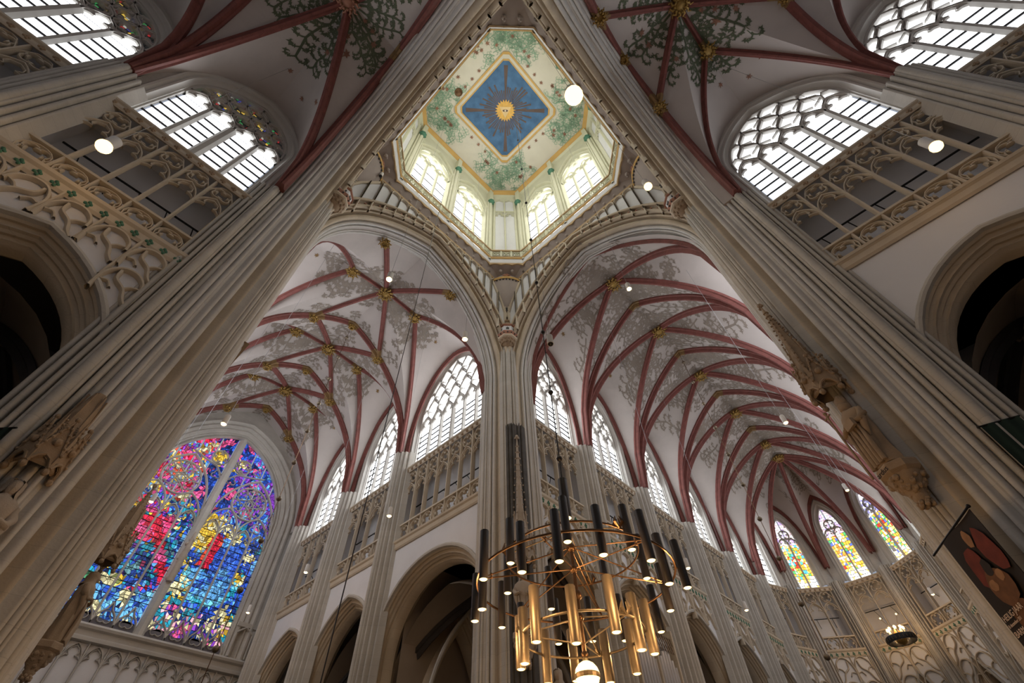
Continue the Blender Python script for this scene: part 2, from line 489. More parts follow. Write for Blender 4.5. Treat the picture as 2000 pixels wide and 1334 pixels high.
# ------------------------------------------------------------------ triforium
QF = {}
def tri_meshes(cw, H):
    k = (round(cw, 3), round(H, 3))
    if k in QF: return QF[k]
    w = cw * .88
    q = MB(); r = min(w * .5, .5)
    q.stroke(circle(0, .52, r * .98, 14), .07, .22, 0, True); q.stroke(foil(0, .52, r * .92), .075, .16, 0, True)
    a = MB(); hz = H - 1.55 - .42
    cusp_head(0, cw * .96, hz, min(.85, cw * .9), a, .085, .22, 0)
    u = MB(); r2 = min(w * .44, .44)
    u.stroke(foil(0, H - .66, r2 * 1.0), .08, .16, 0, True)
    u.stroke([(-cw * .48, H - 1.45), (-cw * .46, H - .75), (-cw * .2, H - .26), (0, H - .18), (cw * .2, H - .26), (cw * .46, H - .75), (cw * .48, H - 1.45)], .07, .2, 0)
    m = MB(); m.stroke([(0, .02), (0, H - .16)], .13, .30, 0)
    QF[k] = [mesh(x, n, 50) for x, n in ((q, 'quatrefoil'), (a, 'arch_head'), (u, 'upper_foil'), (m, 'mullion'))]
    return QF[k]

def triforium(loc, rz, b, m, zl, zu, label, stone='tracery', ties=True, cresting=False):
    H = zu - zl - .15
    root = node('triforium_screen', label, 'triforium', (loc[0], loc[1], zl + .15), rz, 'structure')
    cw = 2 * b / m
    q, a, u, mu = tri_meshes(cw, H)
    for i in range(m):
        x = -b + (i + .5) * cw
        obj('quatrefoil', q, stone, root, (x, .12, 0))
        obj('arch_head', a, stone, root, (x, .12, 0))
        obj('upper_foil', u, stone, root, (x, .12, 0))
    for i in range(m + 1):
        obj('mullion', mu, stone, root, (-b + i * cw, .12, 0))
    for z0, z1, d in ((-.02, .07, .3), (1.0, 1.1, .34)):
        mb = MB(); mb.box(-b, b, .12 - d / 2, .12 + d / 2, z0, z1); obj('rail', mb, stone, root)
    rec = MB()
    rec.quad((-b - .3, 1.5, -.1), (b + .3, 1.5, -.1), (b + .3, 1.5, H + .2), (-b - .3, 1.5, H + .2))
    rec.quad((-b - .3, 0, H + .1), (b + .3, 0, H + .1), (b + .3, 1.5, H + .1), (-b - .3, 1.5, H + .1))
    rec.quad((-b - .3, 0, -.1), (b + .3, 0, -.1), (b + .3, 1.5, -.1), (-b - .3, 1.5, -.1))
    rec.quad((-b - .3, .25, -.1), (-b - .3, 1.5, -.1), (-b - .3, 1.5, H + .2), (-b - .3, .25, H + .2))
    rec.quad((b + .3, .25, -.1), (b + .3, 1.5, -.1), (b + .3, 1.5, H + .2), (b + .3, .25, H + .2))
    obj('back_wall', rec, 'plaster', root)
    if ties:
        mb = MB(); mb.box(-b, b, 1.0, 1.05, H - 2.15, H - 2.09); obj('tie_bar', mb, 'iron', root)
        for i in range(m):
            mb = MB(); x = -b + (i + .5) * cw
            mb.tube([(x + .05, 1.02, H - 2.12), (x + .30, 1.45, H - 2.75)], .022, 4); obj('strut', mb, 'iron', root)
    return root

def string_course(loc, rz, b, z, label, dots=True, mat='tracery', size=1.0, leaf=None):
    root = node('string_course_trim', label, 'string course', (loc[0], loc[1], z), rz, 'structure')
    mb = MB(); k = size
    pr = [(.0, .05), (-.10 * k, .05), (-.16 * k, -.0), (-.20 * k, -.06), (-.14 * k, -.12), (.02, -.12), (.06 * k, -.2), (.13 * k, -.22), (.16 * k, -.12), (.16 * k, .05)]
    mb.rings([[(sx, n - .0, zz) for zz, n in pr] for sx in (-b, b)], False)
    obj('moulding', mesh(mb, 'moulding', 30), mat, root)
    if dots:
        n = int(2 * b / .42); d = MB()
        for i in range(n):
            x = -b + (i + .5) * 2 * b / n
            for ddx, ddz in ((-.06, -.10), (.06, -.08), (0, -.04), (.03, -.14)): d.ball((x + ddx, -.13, ddz * k + .01), .055, 5)
        obj('fleuron_row', d, leaf or 'statue', root)['kind'] = 'stuff'
    return root

# ------------------------------------------------------------------ wall bay
def bay_wall(name, loc, rz, b, zl, zu, ztop, arc, win, label, mat='plaster', upper='stone', arcu=.6, winu=.5):
    """arc: Arch of the arcade (intrados); win: Arch of the window glass"""
    root = node(name, label, 'wall', loc, rz, 'structure')
    def strips(mb, A, u, zb, zt, lo):
        a = A.a + u; K = 22
        for sg in (-1, 1):
            if b > a: mb.quad((sg * a, 0, lo), (sg * b, 0, lo), (sg * b, 0, zt), (sg * a, 0, zt))
        for q in range(K):
            x0, x1 = -a + 2 * a * q / K, -a + 2 * a * (q + 1) / K
            mb.quad((x0, 0, max(lo, A.z(x0, u))), (x1, 0, max(lo, A.z(x1, u))), (x1, 0, zt), (x0, 0, zt))
    mb = MB(); strips(mb, arc, arcu, 0, zl, 0); obj('spandrel', mb, mat, root)
    mb = MB(); strips(mb, win, winu, zu, ztop, zu); obj('clerestory_wall', mb, upper, root)
    return root

def arcade_arch(loc, rz, A, label, mat='buff'):
    root = node('arcade_arch_trim', label, 'arch', loc, rz, 'structure')
    for nm, pr, mt in (('label_moulding', [(.66, .02), (.66, -.1), (.58, -.13), (.5, -.1), (.47, .04)], 'stone'),
                       ('outer_order', [(.47, .03), (.42, .1), (.44, .2), (.36, .26), (.28, .22), (.26, .32)], mat),
                       ('inner_order', [(.26, .32), (.2, .40), (.22, .5), (.14, .56), (.08, .52), (.05, .62), (0, .68), (0, 1.05), (.08, 1.1), (.2, 1.3), (.5, 1.4)], mat)):
        mb = MB(); mb.sweep(A.path(0, 12), pr); obj(nm, mesh(mb, nm, 40), mt, root)
    return root

def shaft(loc, rz, zs, label, half=.72, prot=.55, z0=0, mat='stone', rolls=None):
    rolls = rolls or [(-.62, .06), (-.46, .07), (-.28, .06), (-.13, .05), (0, .12), (.13, .05), (.28, .06), (.46, .07), (.62, .06)]
    mb = MB(); c = cluster(half, prot, rolls)
    mb.rings([[(x, n, z0) for x, n in c], [(x, n, zs) for x, n in c]], False)
    mb.poly([(x, n, zs) for x, n in c])
    o = obj('wall_column', mesh(mb, 'wall_column', 35), mat, None, loc, rz)
    return tag(o, label, 'column', 'structure')

def blind_tracery(loc, rz, b, A, zl, label, nmul=5, stone='tracery', u=.62):
    """flowing blind tracery in the spandrel above an arcade arch"""
    root = node('blind_tracery_trim', label, 'tracery', loc, rz, 'structure')
    cw = 2 * b / nmul
    for i in range(nmul + 1):
        x = -b + i * cw
        z0 = max(A.z(x, u) + .08, A.zs + .6) if abs(x) < A.a + u else A.zs + .5
        if z0 > zl - .4: continue
        mb = MB(); mb.stroke([(x, z0), (x, zl)], .11, .22, -.03); obj('mullion', mb, stone, root)
    for i in range(nmul):
        x0 = -b + i * cw; xc = x0 + cw / 2
        za = A.z(xc, u) if abs(xc) < A.a + u else A.zs
        z = zl - .12; sg = -1 if xc < 0 else 1; h = cw * 1.25
        while z - h * .8 > za - .2:
            mb = MB()
            mb.stroke(smooth([(xc - sg * cw * .44, z - h * .95), (xc - sg * cw * .46, z - h * .45), (xc - sg * cw * .25, z - h * .10), (xc + sg * cw * .08, z - .05), (xc + sg * cw * .36, z - h * .22), (xc + sg * cw * .44, z - h * .5)]), .13, .26, -.03)
            mb.stroke(smooth([(xc - sg * cw * .22, z - h * .16), (xc - sg * cw * .16, z - h * .42), (xc + sg * cw * .12, z - h * .60), (xc + sg * cw * .28, z - h * .85), (xc + sg * cw * .44, z - h * 1.0)]), .13, .24, -.03)
            mb.stroke(smooth([(xc + sg * cw * .40, z - h * .40), (xc + sg * cw * .22, z - h * .46), (xc + sg * cw * .10, z - h * .60)]), .10, .2, -.03)
            mb.stroke(smooth([(xc - sg * cw * .42, z - h * .62), (xc - sg * cw * .25, z - h * .58), (xc - sg * cw * .12, z - h * .72)]), .09, .18, -.03)
            obj('mouchette', mesh(mb, 'mouchette', 50), stone, root)
            z -= h * .9
    return root

# ------------------------------------------------------------------ vaults
RIB = [(-.20, .06), (-.20, -.10), (-.12, -.14), (-.10, -.22), (-.05, -.34), (.05, -.34), (.10, -.22), (.12, -.14), (.20, -.10), (.20, .06)]
def rib_mesh(mb, P, k=1.0, L=None):
    P = [Vector(p) for p in P]
    if L is None:
        d = P[-1] - P[0]; L = Vector((-d.y, d.x, 0)).normalized()
    out = []
    for i, p in enumerate(P):
        T = (P[min(i + 1, len(P) - 1)] - P[max(i - 1, 0)]).normalized()
        Nn = L.cross(T)
        if Nn.z < 0: Nn = -Nn
        if abs(Nn.z) < 1e-6: Nn = Nn
        out.append([tuple(p + L * (l * k) + Nn * (d * k)) for l, d in RIB])
    mb.rings(out, True, True)

class Vault:
    """bays along an axis; local X across, Y along. frame: origin o, across unit ax, along unit ay"""
    def __init__(s, a, zs, zc, bays, o, ax, ay, drop=.14):
        s.a, s.zs, s.zc, s.bays, s.o, s.ax, s.ay, s.drop = a, zs, zc, bays, Vector(o), Vector(ax), Vector(ay), drop
        s.A = Arch(a, zs, zc)
    def Z(s, X, Y):
        t = 1.0
        for c, b in s.bays:
            t = min(t, 1.0 if abs(Y - c) > b else abs(Y - c) / b)
        q = min(abs(X) / s.a, t)
        z = s.A.z(q * s.a)
        e = min(1.15, abs(X) / s.a)
        return s.zs + (z - s.zs) * (1 - s.drop * e * e * (1 - min(1, q)))
    def P(s, X, Y, dz=0.0):
        v = s.o + s.ax * X + s.ay * Y
        return (v.x, v.y, s.Z(X, Y) + dz)
    def web(s, i, wall, root, ext0=0.0, ext1=0.0, mat='vault', N=18):
        c, b = s.bays[i]
        us = [sin(pi / 2 * (k / N)) for k in range(N + 1)]
        us = [-x for x in us[:0:-1]] + us
        xs = [-wall] + [u * s.a for u in us] + [wall]
        ys = ([c - b - ext0] if ext0 else []) + [c + u * b for u in us] + ([c + b + ext1] if ext1 else [])
        mb = MB(); n = len(xs)
        # small inset so that the crease sits exactly on the bay edge
        for y in ys:
            mb.v += [s.P(x, y) for x in xs]
        for j in range(len(ys) - 1):
            for k in range(n - 1):
                a0, a1, b0, b1 = j * n + k, j * n + k + 1, (j + 1) * n + k, (j + 1) * n + k + 1
                xm = (xs[k] + xs[k + 1]) / 2; ym = (ys[j] + ys[j + 1]) / 2 - c
                if xm * ym > 0: mb.f += [(a0, a1, b1), (a0, b1, b0)]
                else: mb.f += [(a0, a1, b0), (a1, b1, b0)]
        return obj('web', mesh(mb, 'web', 30), mat, root)
    def rib(s, p, q, root, n=16, k=1.0, mat='red', dz=-.02, ends=None):
        """rib over the plan line p->q"""
        pts = []
        for i in range(n + 1):
            t = i / n; t = t
            X, Y = p[0] + (q[0] - p[0]) * t, p[1] + (q[1] - p[1]) * t
            pts.append(s.P(X, Y, dz))
        d = (s.ax * (q[0] - p[0]) + s.ay * (q[1] - p[1])).normalized()
        L = Vector((-d.y, d.x, 0))
        mb = MB(); rib_mesh(mb, pts, k, L)
        o = obj('rib', mesh(mb, 'rib', 40), mat, root)
        for e in (ends or ()):       # gilded collars next to the bosses
            mb = MB(); i0 = 0 if e == 0 else n - 1
            X0, Y0 = (p, q)[e]; X1, Y1 = (q, p)[e]
            Ld = sqrt((X1 - X0) ** 2 + (Y1 - Y0) ** 2); f = min(.4, 0.5 / Ld)
            pp = [s.P(X0 + (X1 - X0) * f * t / 3, Y0 + (Y1 - Y0) * f * t / 3, dz - .012) for t in range(4)]
            rib_mesh(mb, pp, k * 1.06, L); obj('gilded_collar', mb, 'goldrib', o)
        return o
    def formeret(s, i, X, root, k=.8):
        c, b = s.bays[i]; pts = []
        n = 28
        for j in range(n + 1):
            u = -1 + 2 * j / n
            y = c + b * .985 * sin(u * pi / 2)
            v = s.o + s.ax * X + s.ay * y
            pts.append((v.x, v.y, s.Z(X, y) - .04))
        pts = [(pts[0][0], pts[0][1], s.zs - .3)] + pts + [(pts[-1][0], pts[-1][1], s.zs - .3)]; n += 2
        mb = MB(); Lx = s.ax
        P = [Vector(p) for p in pts]; out = []
        for j, p in enumerate(P):
            T = (P[min(j + 1, n)] - P[max(j - 1, 0)]).normalized()
            Nn = T.cross(Lx)
            cc = s.o + s.ax * X + s.ay * c
            if (p - Vector((cc.x, cc.y, s.zs))).dot(Nn) < 0: Nn = -Nn
            out.append([tuple(p + Lx * (l * k) + Nn * (d * k)) for l, d in RIB])
        mb.rings(out, True)
        return obj('rib', mesh(mb, 'rib', 40), 'red', root)

def boss(P, root, r=.32, mat='gold', leaves=9):
    mb = MB()
    mb.lathe([(.02, -.22), (r * .5, -.2), (r * .62, -.1), (r * .5, 0), (.02, .05)], 10)
    for k in range(leaves):
        a = 2 * pi * k / leaves; rr = r * 1.15
        mb.tube([(r * .4 * cos(a), r * .4 * sin(a), -.1), (rr * .85 * cos(a), rr * .85 * sin(a), -.2), (rr * cos(a + .25), rr * sin(a + .25), -.12), (rr * 1.25 * cos(a + .1), rr * 1.25 * sin(a + .1), -.2)], [.05, .07, .05, .02], 5)
        a += pi / leaves
        mb.ball((rr * .6 * cos(a), rr * .6 * sin(a), -.27), .07, 6)
    o = obj('boss', mesh(mb, 'boss', 60), mat, root, (P[0], P[1], P[2] - .22))
    return o

# painted scrollwork ribbons -------------------------------------------------
def curl(x, y, a, size, turn, n=11, taper=True):
    """a spiral tendril: list of (x,y,w)"""
    out = []; L = size * 2.6 / n; k = turn / n
    for i in range(n):
        out.append((x, y, size * .10 * (1 - .65 * i / n)))
        x += L * cos(a); y += L * sin(a)
        a += k * (0.35 + 2.0 * i / n); L *= .95
    return out

def ribbon(mb, pts, f):
    n = len(pts)
    for i in range(n - 1):
        x0, y0, w0 = pts[i]; x1, y1, w1 = pts[i + 1]
        dx, dy = x1 - x0, y1 - y0; l = sqrt(dx * dx + dy * dy) or 1
        nx, ny = -dy / l, dx / l
        q = [(x0 + nx * w0, y0 + ny * w0), (x0 - nx * w0, y0 - ny * w0), (x1 - nx * w1, y1 - ny * w1), (x1 + nx * w1, y1 + ny * w1)]
        mb.poly([f(*p) for p in q])

def leafblob(mb, x, y, a, s, f, lobes=5):
    pts = []
    for k in range(lobes * 2):
        t = a + pi * k / lobes; r = s * (1.0 if k % 2 == 0 else .42) * rnd.uniform(.75, 1.15)
        pts.append((x + r * cos(t), y + r * sin(t)))
    for k in range(len(pts)):
        mb.poly([f(x, y), f(*pts[k]), f(*pts[(k + 1) % len(pts)])])

def vine(mb, x, y, a, size, f, n=7, leaf=True, lf=.15, ok=None):
    """a branching vine growing in direction a"""
    for i in range(n):
        a2 = a + rnd.uniform(-.25, .25)
        step = size * rnd.uniform(.45, .6)
        x2, y2 = x + step * cos(a2), y + step * sin(a2)
        if ok and not ok(x2, y2): break
        ribbon(mb, [(x, y, size * .055), ((x + x2) / 2 + .04 * size * sin(i), (y + y2) / 2, size * .06), (x2, y2, size * .05)], f)
        for sg in (-1, 1):
            c = curl(x2, y2, a2 + sg * rnd.uniform(.5, 1.0), size * rnd.uniform(.3, .55), sg * rnd.uniform(3.6, 5.5))
            if ok and not ok(c[-1][0], c[-1][1]): continue
            ribbon(mb, c, f)
            if leaf:
                for q in (3, 5, 7):
                    leafblob(mb, c[q][0], c[q][1], rnd.uniform(0, 6), size * lf, f, 4)
        x, y, a = x2, y2, a + rnd.uniform(-.2, .2)

# ================================================================== the church
HALF_PI = pi / 2
fl = MB(); fl.quad((-40, -40, 0), (60, -40, 0), (60, 45, 0), (-40, 45, 0))
tag(obj('floor', fl, 'floor'), 'grey stone slab floor of the church', 'floor', 'structure')

ZL, ZU = 15.05, 20.15
def frameE(x, y): return (x, y, 0), -HALF_PI       # wall facing west, outward east
def frameN(x, y): return (x, y, 0), 0.0            # wall facing south, outward north

def full_bay(side, where, loc, rz, b, zs, nl, ntri, ztop, gw=None, zap=28.4, zsp=24.6, style='flow', spand='plain', cells=7,
             zl=ZL, zu=ZU, arch_ap=12.95, arch_sp=9.5, sill=None, tri_b=None, glass='glass', crest=False, dimhead=False):
    gw = gw or b - 1.0
    sill = sill or zu + .32
    arc = Arch(b - .62, arch_sp, arch_ap)
    win = Arch(gw, zsp, zap)
    bay_wall('wall_' + side, loc, rz, b + .05, zl, zu, ztop, arc, win, 'whitewashed wall ' + where, winu=.48)
    arcade_arch(loc, rz, arc, 'moulded pointed arcade arch ' + where)
    tb = tri_b or b - .55
    triforium(loc, rz, tb, ntri, zl, zu, 'pierced stone triforium gallery ' + where)
    string_course(loc, rz, b - .45, zu, 'moulded stone sill course ' + where)
    string_course(loc, rz, b - .35, zl, 'moulded stone string course ' + where, dots=crest, size=1.5 if not crest else 1.7, mat='buff' if spand == 'plain' else 'tracery', leaf='green_cap')
    if spand != 'plain':
        blind_tracery(loc, rz, b - .5, arc, zl - .2, 'flowing blind tracery in the spandrels ' + where, nmul=ntri)
    window(loc, rz, gw, sill, zsp, zap, nl, 'pointed clear-glass tracery window ' + where, glass=glass, style=style, cells=cells, dimhead=dimhead)

# ---- north transept, east wall
XN = 6.9
NB = [(12.45, 4.15), (19.85, 3.25), (26.35, 3.25)]
names = ['in the transept bay beside the crossing pillar', 'in the second transept bay from the crossing', 'in the transept bay next to the stained-glass end wall']
full_bay('east', names[0], *frameE(XN, NB[0][0]), NB[0][1], 21.6, 6, 7, 30.9, gw=3.5, zap=28.9, zsp=24.2, tri_b=3.6)
full_bay('east', names[1], *frameE(XN, NB[1][0]), NB[1][1], 21.6, 4, 4, 30.9, gw=2.2, zap=28.3, zsp=24.6)
full_bay('east', names[2], *frameE(XN, NB[2][0]), NB[2][1], 21.6, 4, 4, 30.9, gw=2.2, zap=28.3, zsp=24.6)
for y, t in ((16.6, 'first'), (23.1, 'second'), (29.6, 'third')):
    shaft((XN, y, 0), -HALF_PI, 21.6, 'clustered stone wall shaft in the transept, %s from the crossing' % t, prot=.74)
shaft((XN, 8.45, 0), -HALF_PI, 21.6, 'clustered stone wall shaft of the transept hidden beside the crossing pillar', half=.6)
VN = Vault(6.35, 21.6, 30.55, NB, (0, 0, 0), (1, 0, 0), (0, 1, 0))
# ---- choir, north wall
YC = 7.0
CB = [(11.0, 2.8), (17.1, 3.3), (23.7, 3.3), (30.3, 3.3), (36.65, 3.05)]
cw = ['nearest the crossing in the choir', 'second from the crossing in the choir', 'third from the crossing in the choir', 'fourth from the crossing in the choir', 'last before the apse in the choir']
for i, (c, b) in enumerate(CB):
    full_bay('north', cw[i], *frameN(c, YC), b, 20.6, 4, 4, 30.9, gw=(2.4, 2.2, 2.2, 2.2, 2.0)[i], zap=28.0, zsp=24.4, style='round', spand='tracery', crest=True, cells=8)
for x, t in ((13.8, 'first'), (20.4, 'second'), (27.0, 'third'), (33.6, 'fourth'), (39.7, 'fifth')):
    shaft((x, YC, 0), 0, 20.6, 'clustered stone wall shaft in the choir, %s from the crossing' % t, prot=.76)
shaft((8.3, YC, 0), 0, 20.6, 'clustered stone wall shaft of the choir hidden beside the crossing pillar', half=.6)
VC = Vault(6.45, 20.6, 30.55, CB, (0, 0, 0), (0, 1, 0), (1, 0, 0))
# ---- nave, north wall
YW = 6.35
WB = [(-11.75, 3.1), (-18.1, 3.25), (-24.6, 3.25)]
ww = ['in the nave bay beside the crossing', 'in the second nave bay from the crossing', 'in the third nave bay from the crossing']
for i, (c, b) in enumerate(WB[:2]):
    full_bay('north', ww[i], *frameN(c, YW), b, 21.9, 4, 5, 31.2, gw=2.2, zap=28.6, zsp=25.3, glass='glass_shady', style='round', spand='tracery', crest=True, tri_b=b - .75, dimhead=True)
for x, t in ((-14.9, 'first'), (-21.35, 'second')):
    shaft((x, YW, 0), 0, 21.9, 'clustered stone wall shaft in the nave, %s from the crossing' % t, half=.85)
shaft((-8.75, YW, 0), 0, 21.9, 'clustered stone wall shaft of the nave set against the crossing pillar', half=.6, prot=.3)
VW = Vault(6.0, 21.9, 30.9, WB, (0, 0, 0), (0, 1, 0), (1, 0, 0))
# ---- south transept, east wall
XS = 6.3
SB = [(-12.15, 3.5), (-19.1, 3.45), (-25.9, 3.35)]
sw = ['in the opposite transept bay beside the crossing', 'in the second bay of the opposite transept']
for i, (c, b) in enumerate(SB[:2]):
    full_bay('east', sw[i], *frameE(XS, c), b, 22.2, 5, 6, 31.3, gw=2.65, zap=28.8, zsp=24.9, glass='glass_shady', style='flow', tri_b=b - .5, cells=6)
for y, t in ((-15.65, 'first'), (-22.5, 'second')):
    shaft((XS, y, 0), -HALF_PI, 22.2, 'clustered stone wall shaft in the opposite transept, %s from the crossing' % t, half=.8)
shaft((XS, -8.6, 0), -HALF_PI, 22.2, 'clustered stone wall shaft of the opposite transept against the crossing pillar', half=.6, prot=.3)
VS = Vault(6.0, 22.2, 31.0, [(-c, b) for c, b in SB], (0, 0, 0), (1, 0, 0), (0, -1, 0))

# ---- unseen walls that close the vessels, with plain lights
def plain_wall(name, loc, rz, half, ztop, label, wins, z0=0):
    root = node(name, label, 'wall', loc, rz, 'structure')
    mb = MB(); mb.quad((-half, .1, z0), (half, .1, z0), (half, .1, ztop), (-half, .1, ztop)); obj('plaster_face', mb, 'plaster', root)
    for x, g in wins:
        mb = MB(); A = Arch(g, 24.5, 28.3); K = 12
        for q in range(K):
            x0, x1 = x - g + 2 * g * q / K, x - g + 2 * g * (q + 1) / K
            mb.quad((x0, .04, 20.6), (x1, .04, 20.6), (x1, .04, A.z(x1 - x)), (x0, .04, A.z(x0 - x)))
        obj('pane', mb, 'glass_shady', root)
plain_wall('wall_west', (-7.0, 20, 0), HALF_PI, 11.6, 31, 'west wall of the transept, out of sight behind the pillar', [(-7.2, 2.6), (-.2, 2), (6.3, 2)])
plain_wall('wall_south', (21.0, -7.0, 0), pi, 12.6, 31, 'south wall of the choir, out of sight behind the pillar', [(-9.3, 2), (-2.7, 2), (3.9, 2), (10, 1.9)])
plain_wall('wall_south', (-19.5, -6.6, 0), pi, 10.8, 31.3, 'south wall of the nave behind the viewer', [])
plain_wall('wall_west', (-6.6, -19.5, 0), HALF_PI, 10.8, 31.3, 'west wall of the opposite transept behind the viewer', [])
plain_wall('wall_west', (-28.5, 0, 0), HALF_PI, 7.5, 31.5, 'far west end wall of the nave', [])
plain_wall('wall_south', (0, -29.5, 0), pi, 7.5, 31.5, 'far south end wall of the opposite transept', [])
plain_wall('wall_north', (-25, YW, 0), 0, 3.6, 31.2, 'north wall of the nave beyond the seen bays', [(0, 2)])
plain_wall('wall_east', (XS, -26, 0), -HALF_PI, 3.6, 31.2, 'east wall of the opposite transept beyond the seen bays', [(0, 2.4)])

# ---- vault ceilings
def star_vault(V, label, wall, ext0, bw=2.75, first=True):
    root = node('ceiling', label, 'vault', (0, 0, 0), 0, 'structure')
    for i, (c, b) in enumerate(V.bays):
        V.web(i, wall, root, ext0 if i == 0 else 0, 1.6 if i == len(V.bays) - 1 else 0)
        e = c + b
        for y in ((c - b, e) if i == 0 and first else (e,)):
            for sg in (-1, 1):
                V.rib((sg * V.a, y), (sg * bw, y), root, 14, 1.0, ends=(1,)); V.rib((sg * bw, y), (0, y), root, 6, 1.0, ends=(0, 1))
                boss(V.P(sg * bw, y, -.12), root, .30)
            boss(V.P(0, y, -.12), root, .22)
        if i == 0 and not first:
            for sg in (-1, 1): boss(V.P(sg * bw, c - b, -.12), root, .30)
        boss(V.P(0, c, -.12), root, .45, leaves=11)
        for sg in (-1, 1):
            boss(V.P(sg * bw, c, -.12), root, .36)
            V.rib((0, c), (sg * bw, c), root, 8, .85, ends=(0, 1))
            for s2 in (-1, 1):
                V.rib((0, c), (sg * bw, c + s2 * b), root, 8, .85, ends=(0, 1))
                V.rib((sg * bw, c), (sg * V.a, c + s2 * b), root, 16, .85, ends=(0,))
        for sg in (-1, 1): V.formeret(i, sg * (wall - .18), root)
    return root

def cross_vault(V, label, wall, ext0, ext1=0.0, medal='gold'):
    root = node('ceiling', label, 'vault', (0, 0, 0), 0, 'structure')
    for i, (c, b) in enumerate(V.bays):
        V.web(i, wall, root, ext0 if i == 0 else 0, ext1 if i == len(V.bays) - 1 else 0)
        for y in ((c - b, c + b) if i == 0 else (c + b,)):
            for sg in (-1, 1): V.rib((sg * V.a, y), (0, y), root, 18, 1.1 if y != c - b else .6, ends=(1,) if y != c - b else None)
        for sg in (-1, 1):
            for s2 in (-1, 1): V.rib((sg * V.a, c + s2 * b), (0, c), root, 18, 1.0, ends=(1,))
            V.formeret(i, sg * (wall - .18), root)
        boss(V.P(0, c, -.12), root, .48, mat=medal, leaves=11)
    return root

cN = star_vault(VN, 'star vault with red ribs and gilt bosses over the transept with the stained-glass window', 6.98, .7, first=False)
cC = cross_vault(VC, 'rib vault with red ribs and faded grey paintings over the choir', 7.08, .5)
cW = cross_vault(VW, 'dim rib vault with dark green painted scrolls over the nave', 6.75, .7, medal='brick_red')
cS = star_vault(VS, 'dim rib vault with gilt bosses and dark green scrolls over the opposite transept', 6.75, .7)

def paint(V, root, mat, spots, dz=-.03, lf=.15):
    """spots: (X,Y,angle,size,n)"""
    mb = MB()
    f = lambda x, y: V.P(x, y, dz)
    for X, Y, a, size, n in spots: vine(mb, X, Y, a, size, f, n, lf=lf)
    stuff(obj('painted_scrolls', mb, mat, root))
sp = []
for c, b in VN.bays:
    for bx in (-2.75, 0, 2.75):
        for k in range(7):
            a = 2 * pi * k / 7 + rnd.uniform(-.3, .3); sp.append((bx + .5 * cos(a), c + .5 * sin(a), a, rnd.uniform(.6, .85), 4)); sp.append((bx + .8 * cos(a + .4), c + .8 * sin(a + .4), a + .5, .5, 3))
        for k in range(6):
            a = 2 * pi * k / 6 + rnd.uniform(-.3, .3); sp.append((bx + .45 * cos(a), c + b + .45 * sin(a), a, rnd.uniform(.45, .65), 3))
paint(VN, cN, 'vine_grey', sp, lf=.26)
sp = []
for c, b in VC.bays:
    for k in range(95):
        X = rnd.uniform(-4.0, 4.0); Y = c + rnd.uniform(-.85, .85) * b
        sp.append((X, Y, rnd.uniform(0, 6.28), rnd.uniform(.55, .95), rnd.randint(3, 5)))
paint(VC, cC, 'vine_grey', sp)
for V, root in ((VW, cW), (VS, cS)):
    sp = []
    for c, b in V.bays:
        for k in range(20):
            a = 2 * pi * (k + .5) / 20
            sp.append((.5 * cos(a), c + .5 * sin(a), a, rnd.uniform(.7, .95), 7 if abs(cos(a)) > .5 else 5))
        if V is VS:
            for bx in (-2.75, 2.75):
                for k in range(6):
                    a = 2 * pi * (k + .5) / 6
                    sp.append((bx + .3 * cos(a), c + .3 * sin(a), a, .55, 3))
    paint(V, root, 'vine_dark', sp)
    mb = MB()
    for c, b in V.bays:
        for k in range(16):
            a = rnd.uniform(0, 6.28); r = rnd.uniform(1.2, 3.4)
            leafblob(mb, r * cos(a), c + r * sin(a) * .8, a, rnd.uniform(.14, .24), lambda x, y: V.P(x, y, -.04), 6)
        for X, Y in ((-4.6, .4), (4.6, -.3), (4.4, 1.6), (-4.4, -1.7), (5.1, .9)):
            leafblob(mb, X, c + Y, .3, .16, lambda x, y: V.P(x, y, -.04), 6)
    stuff(obj('painted_flowers', mb, 'flower', root))
# small painted stars on the transept and choir webs
for V, root in ((VN, cN), (VC, cC)):
    mb = MB()
    for c, b in V.bays:
        for X in (-5.2, 5.2):
            leafblob(mb, X, c + .4, .3, .18, lambda x, y: V.P(x, y, -.03), 6)
    stuff(obj('painted_stars', mb, 'goldrib', root))

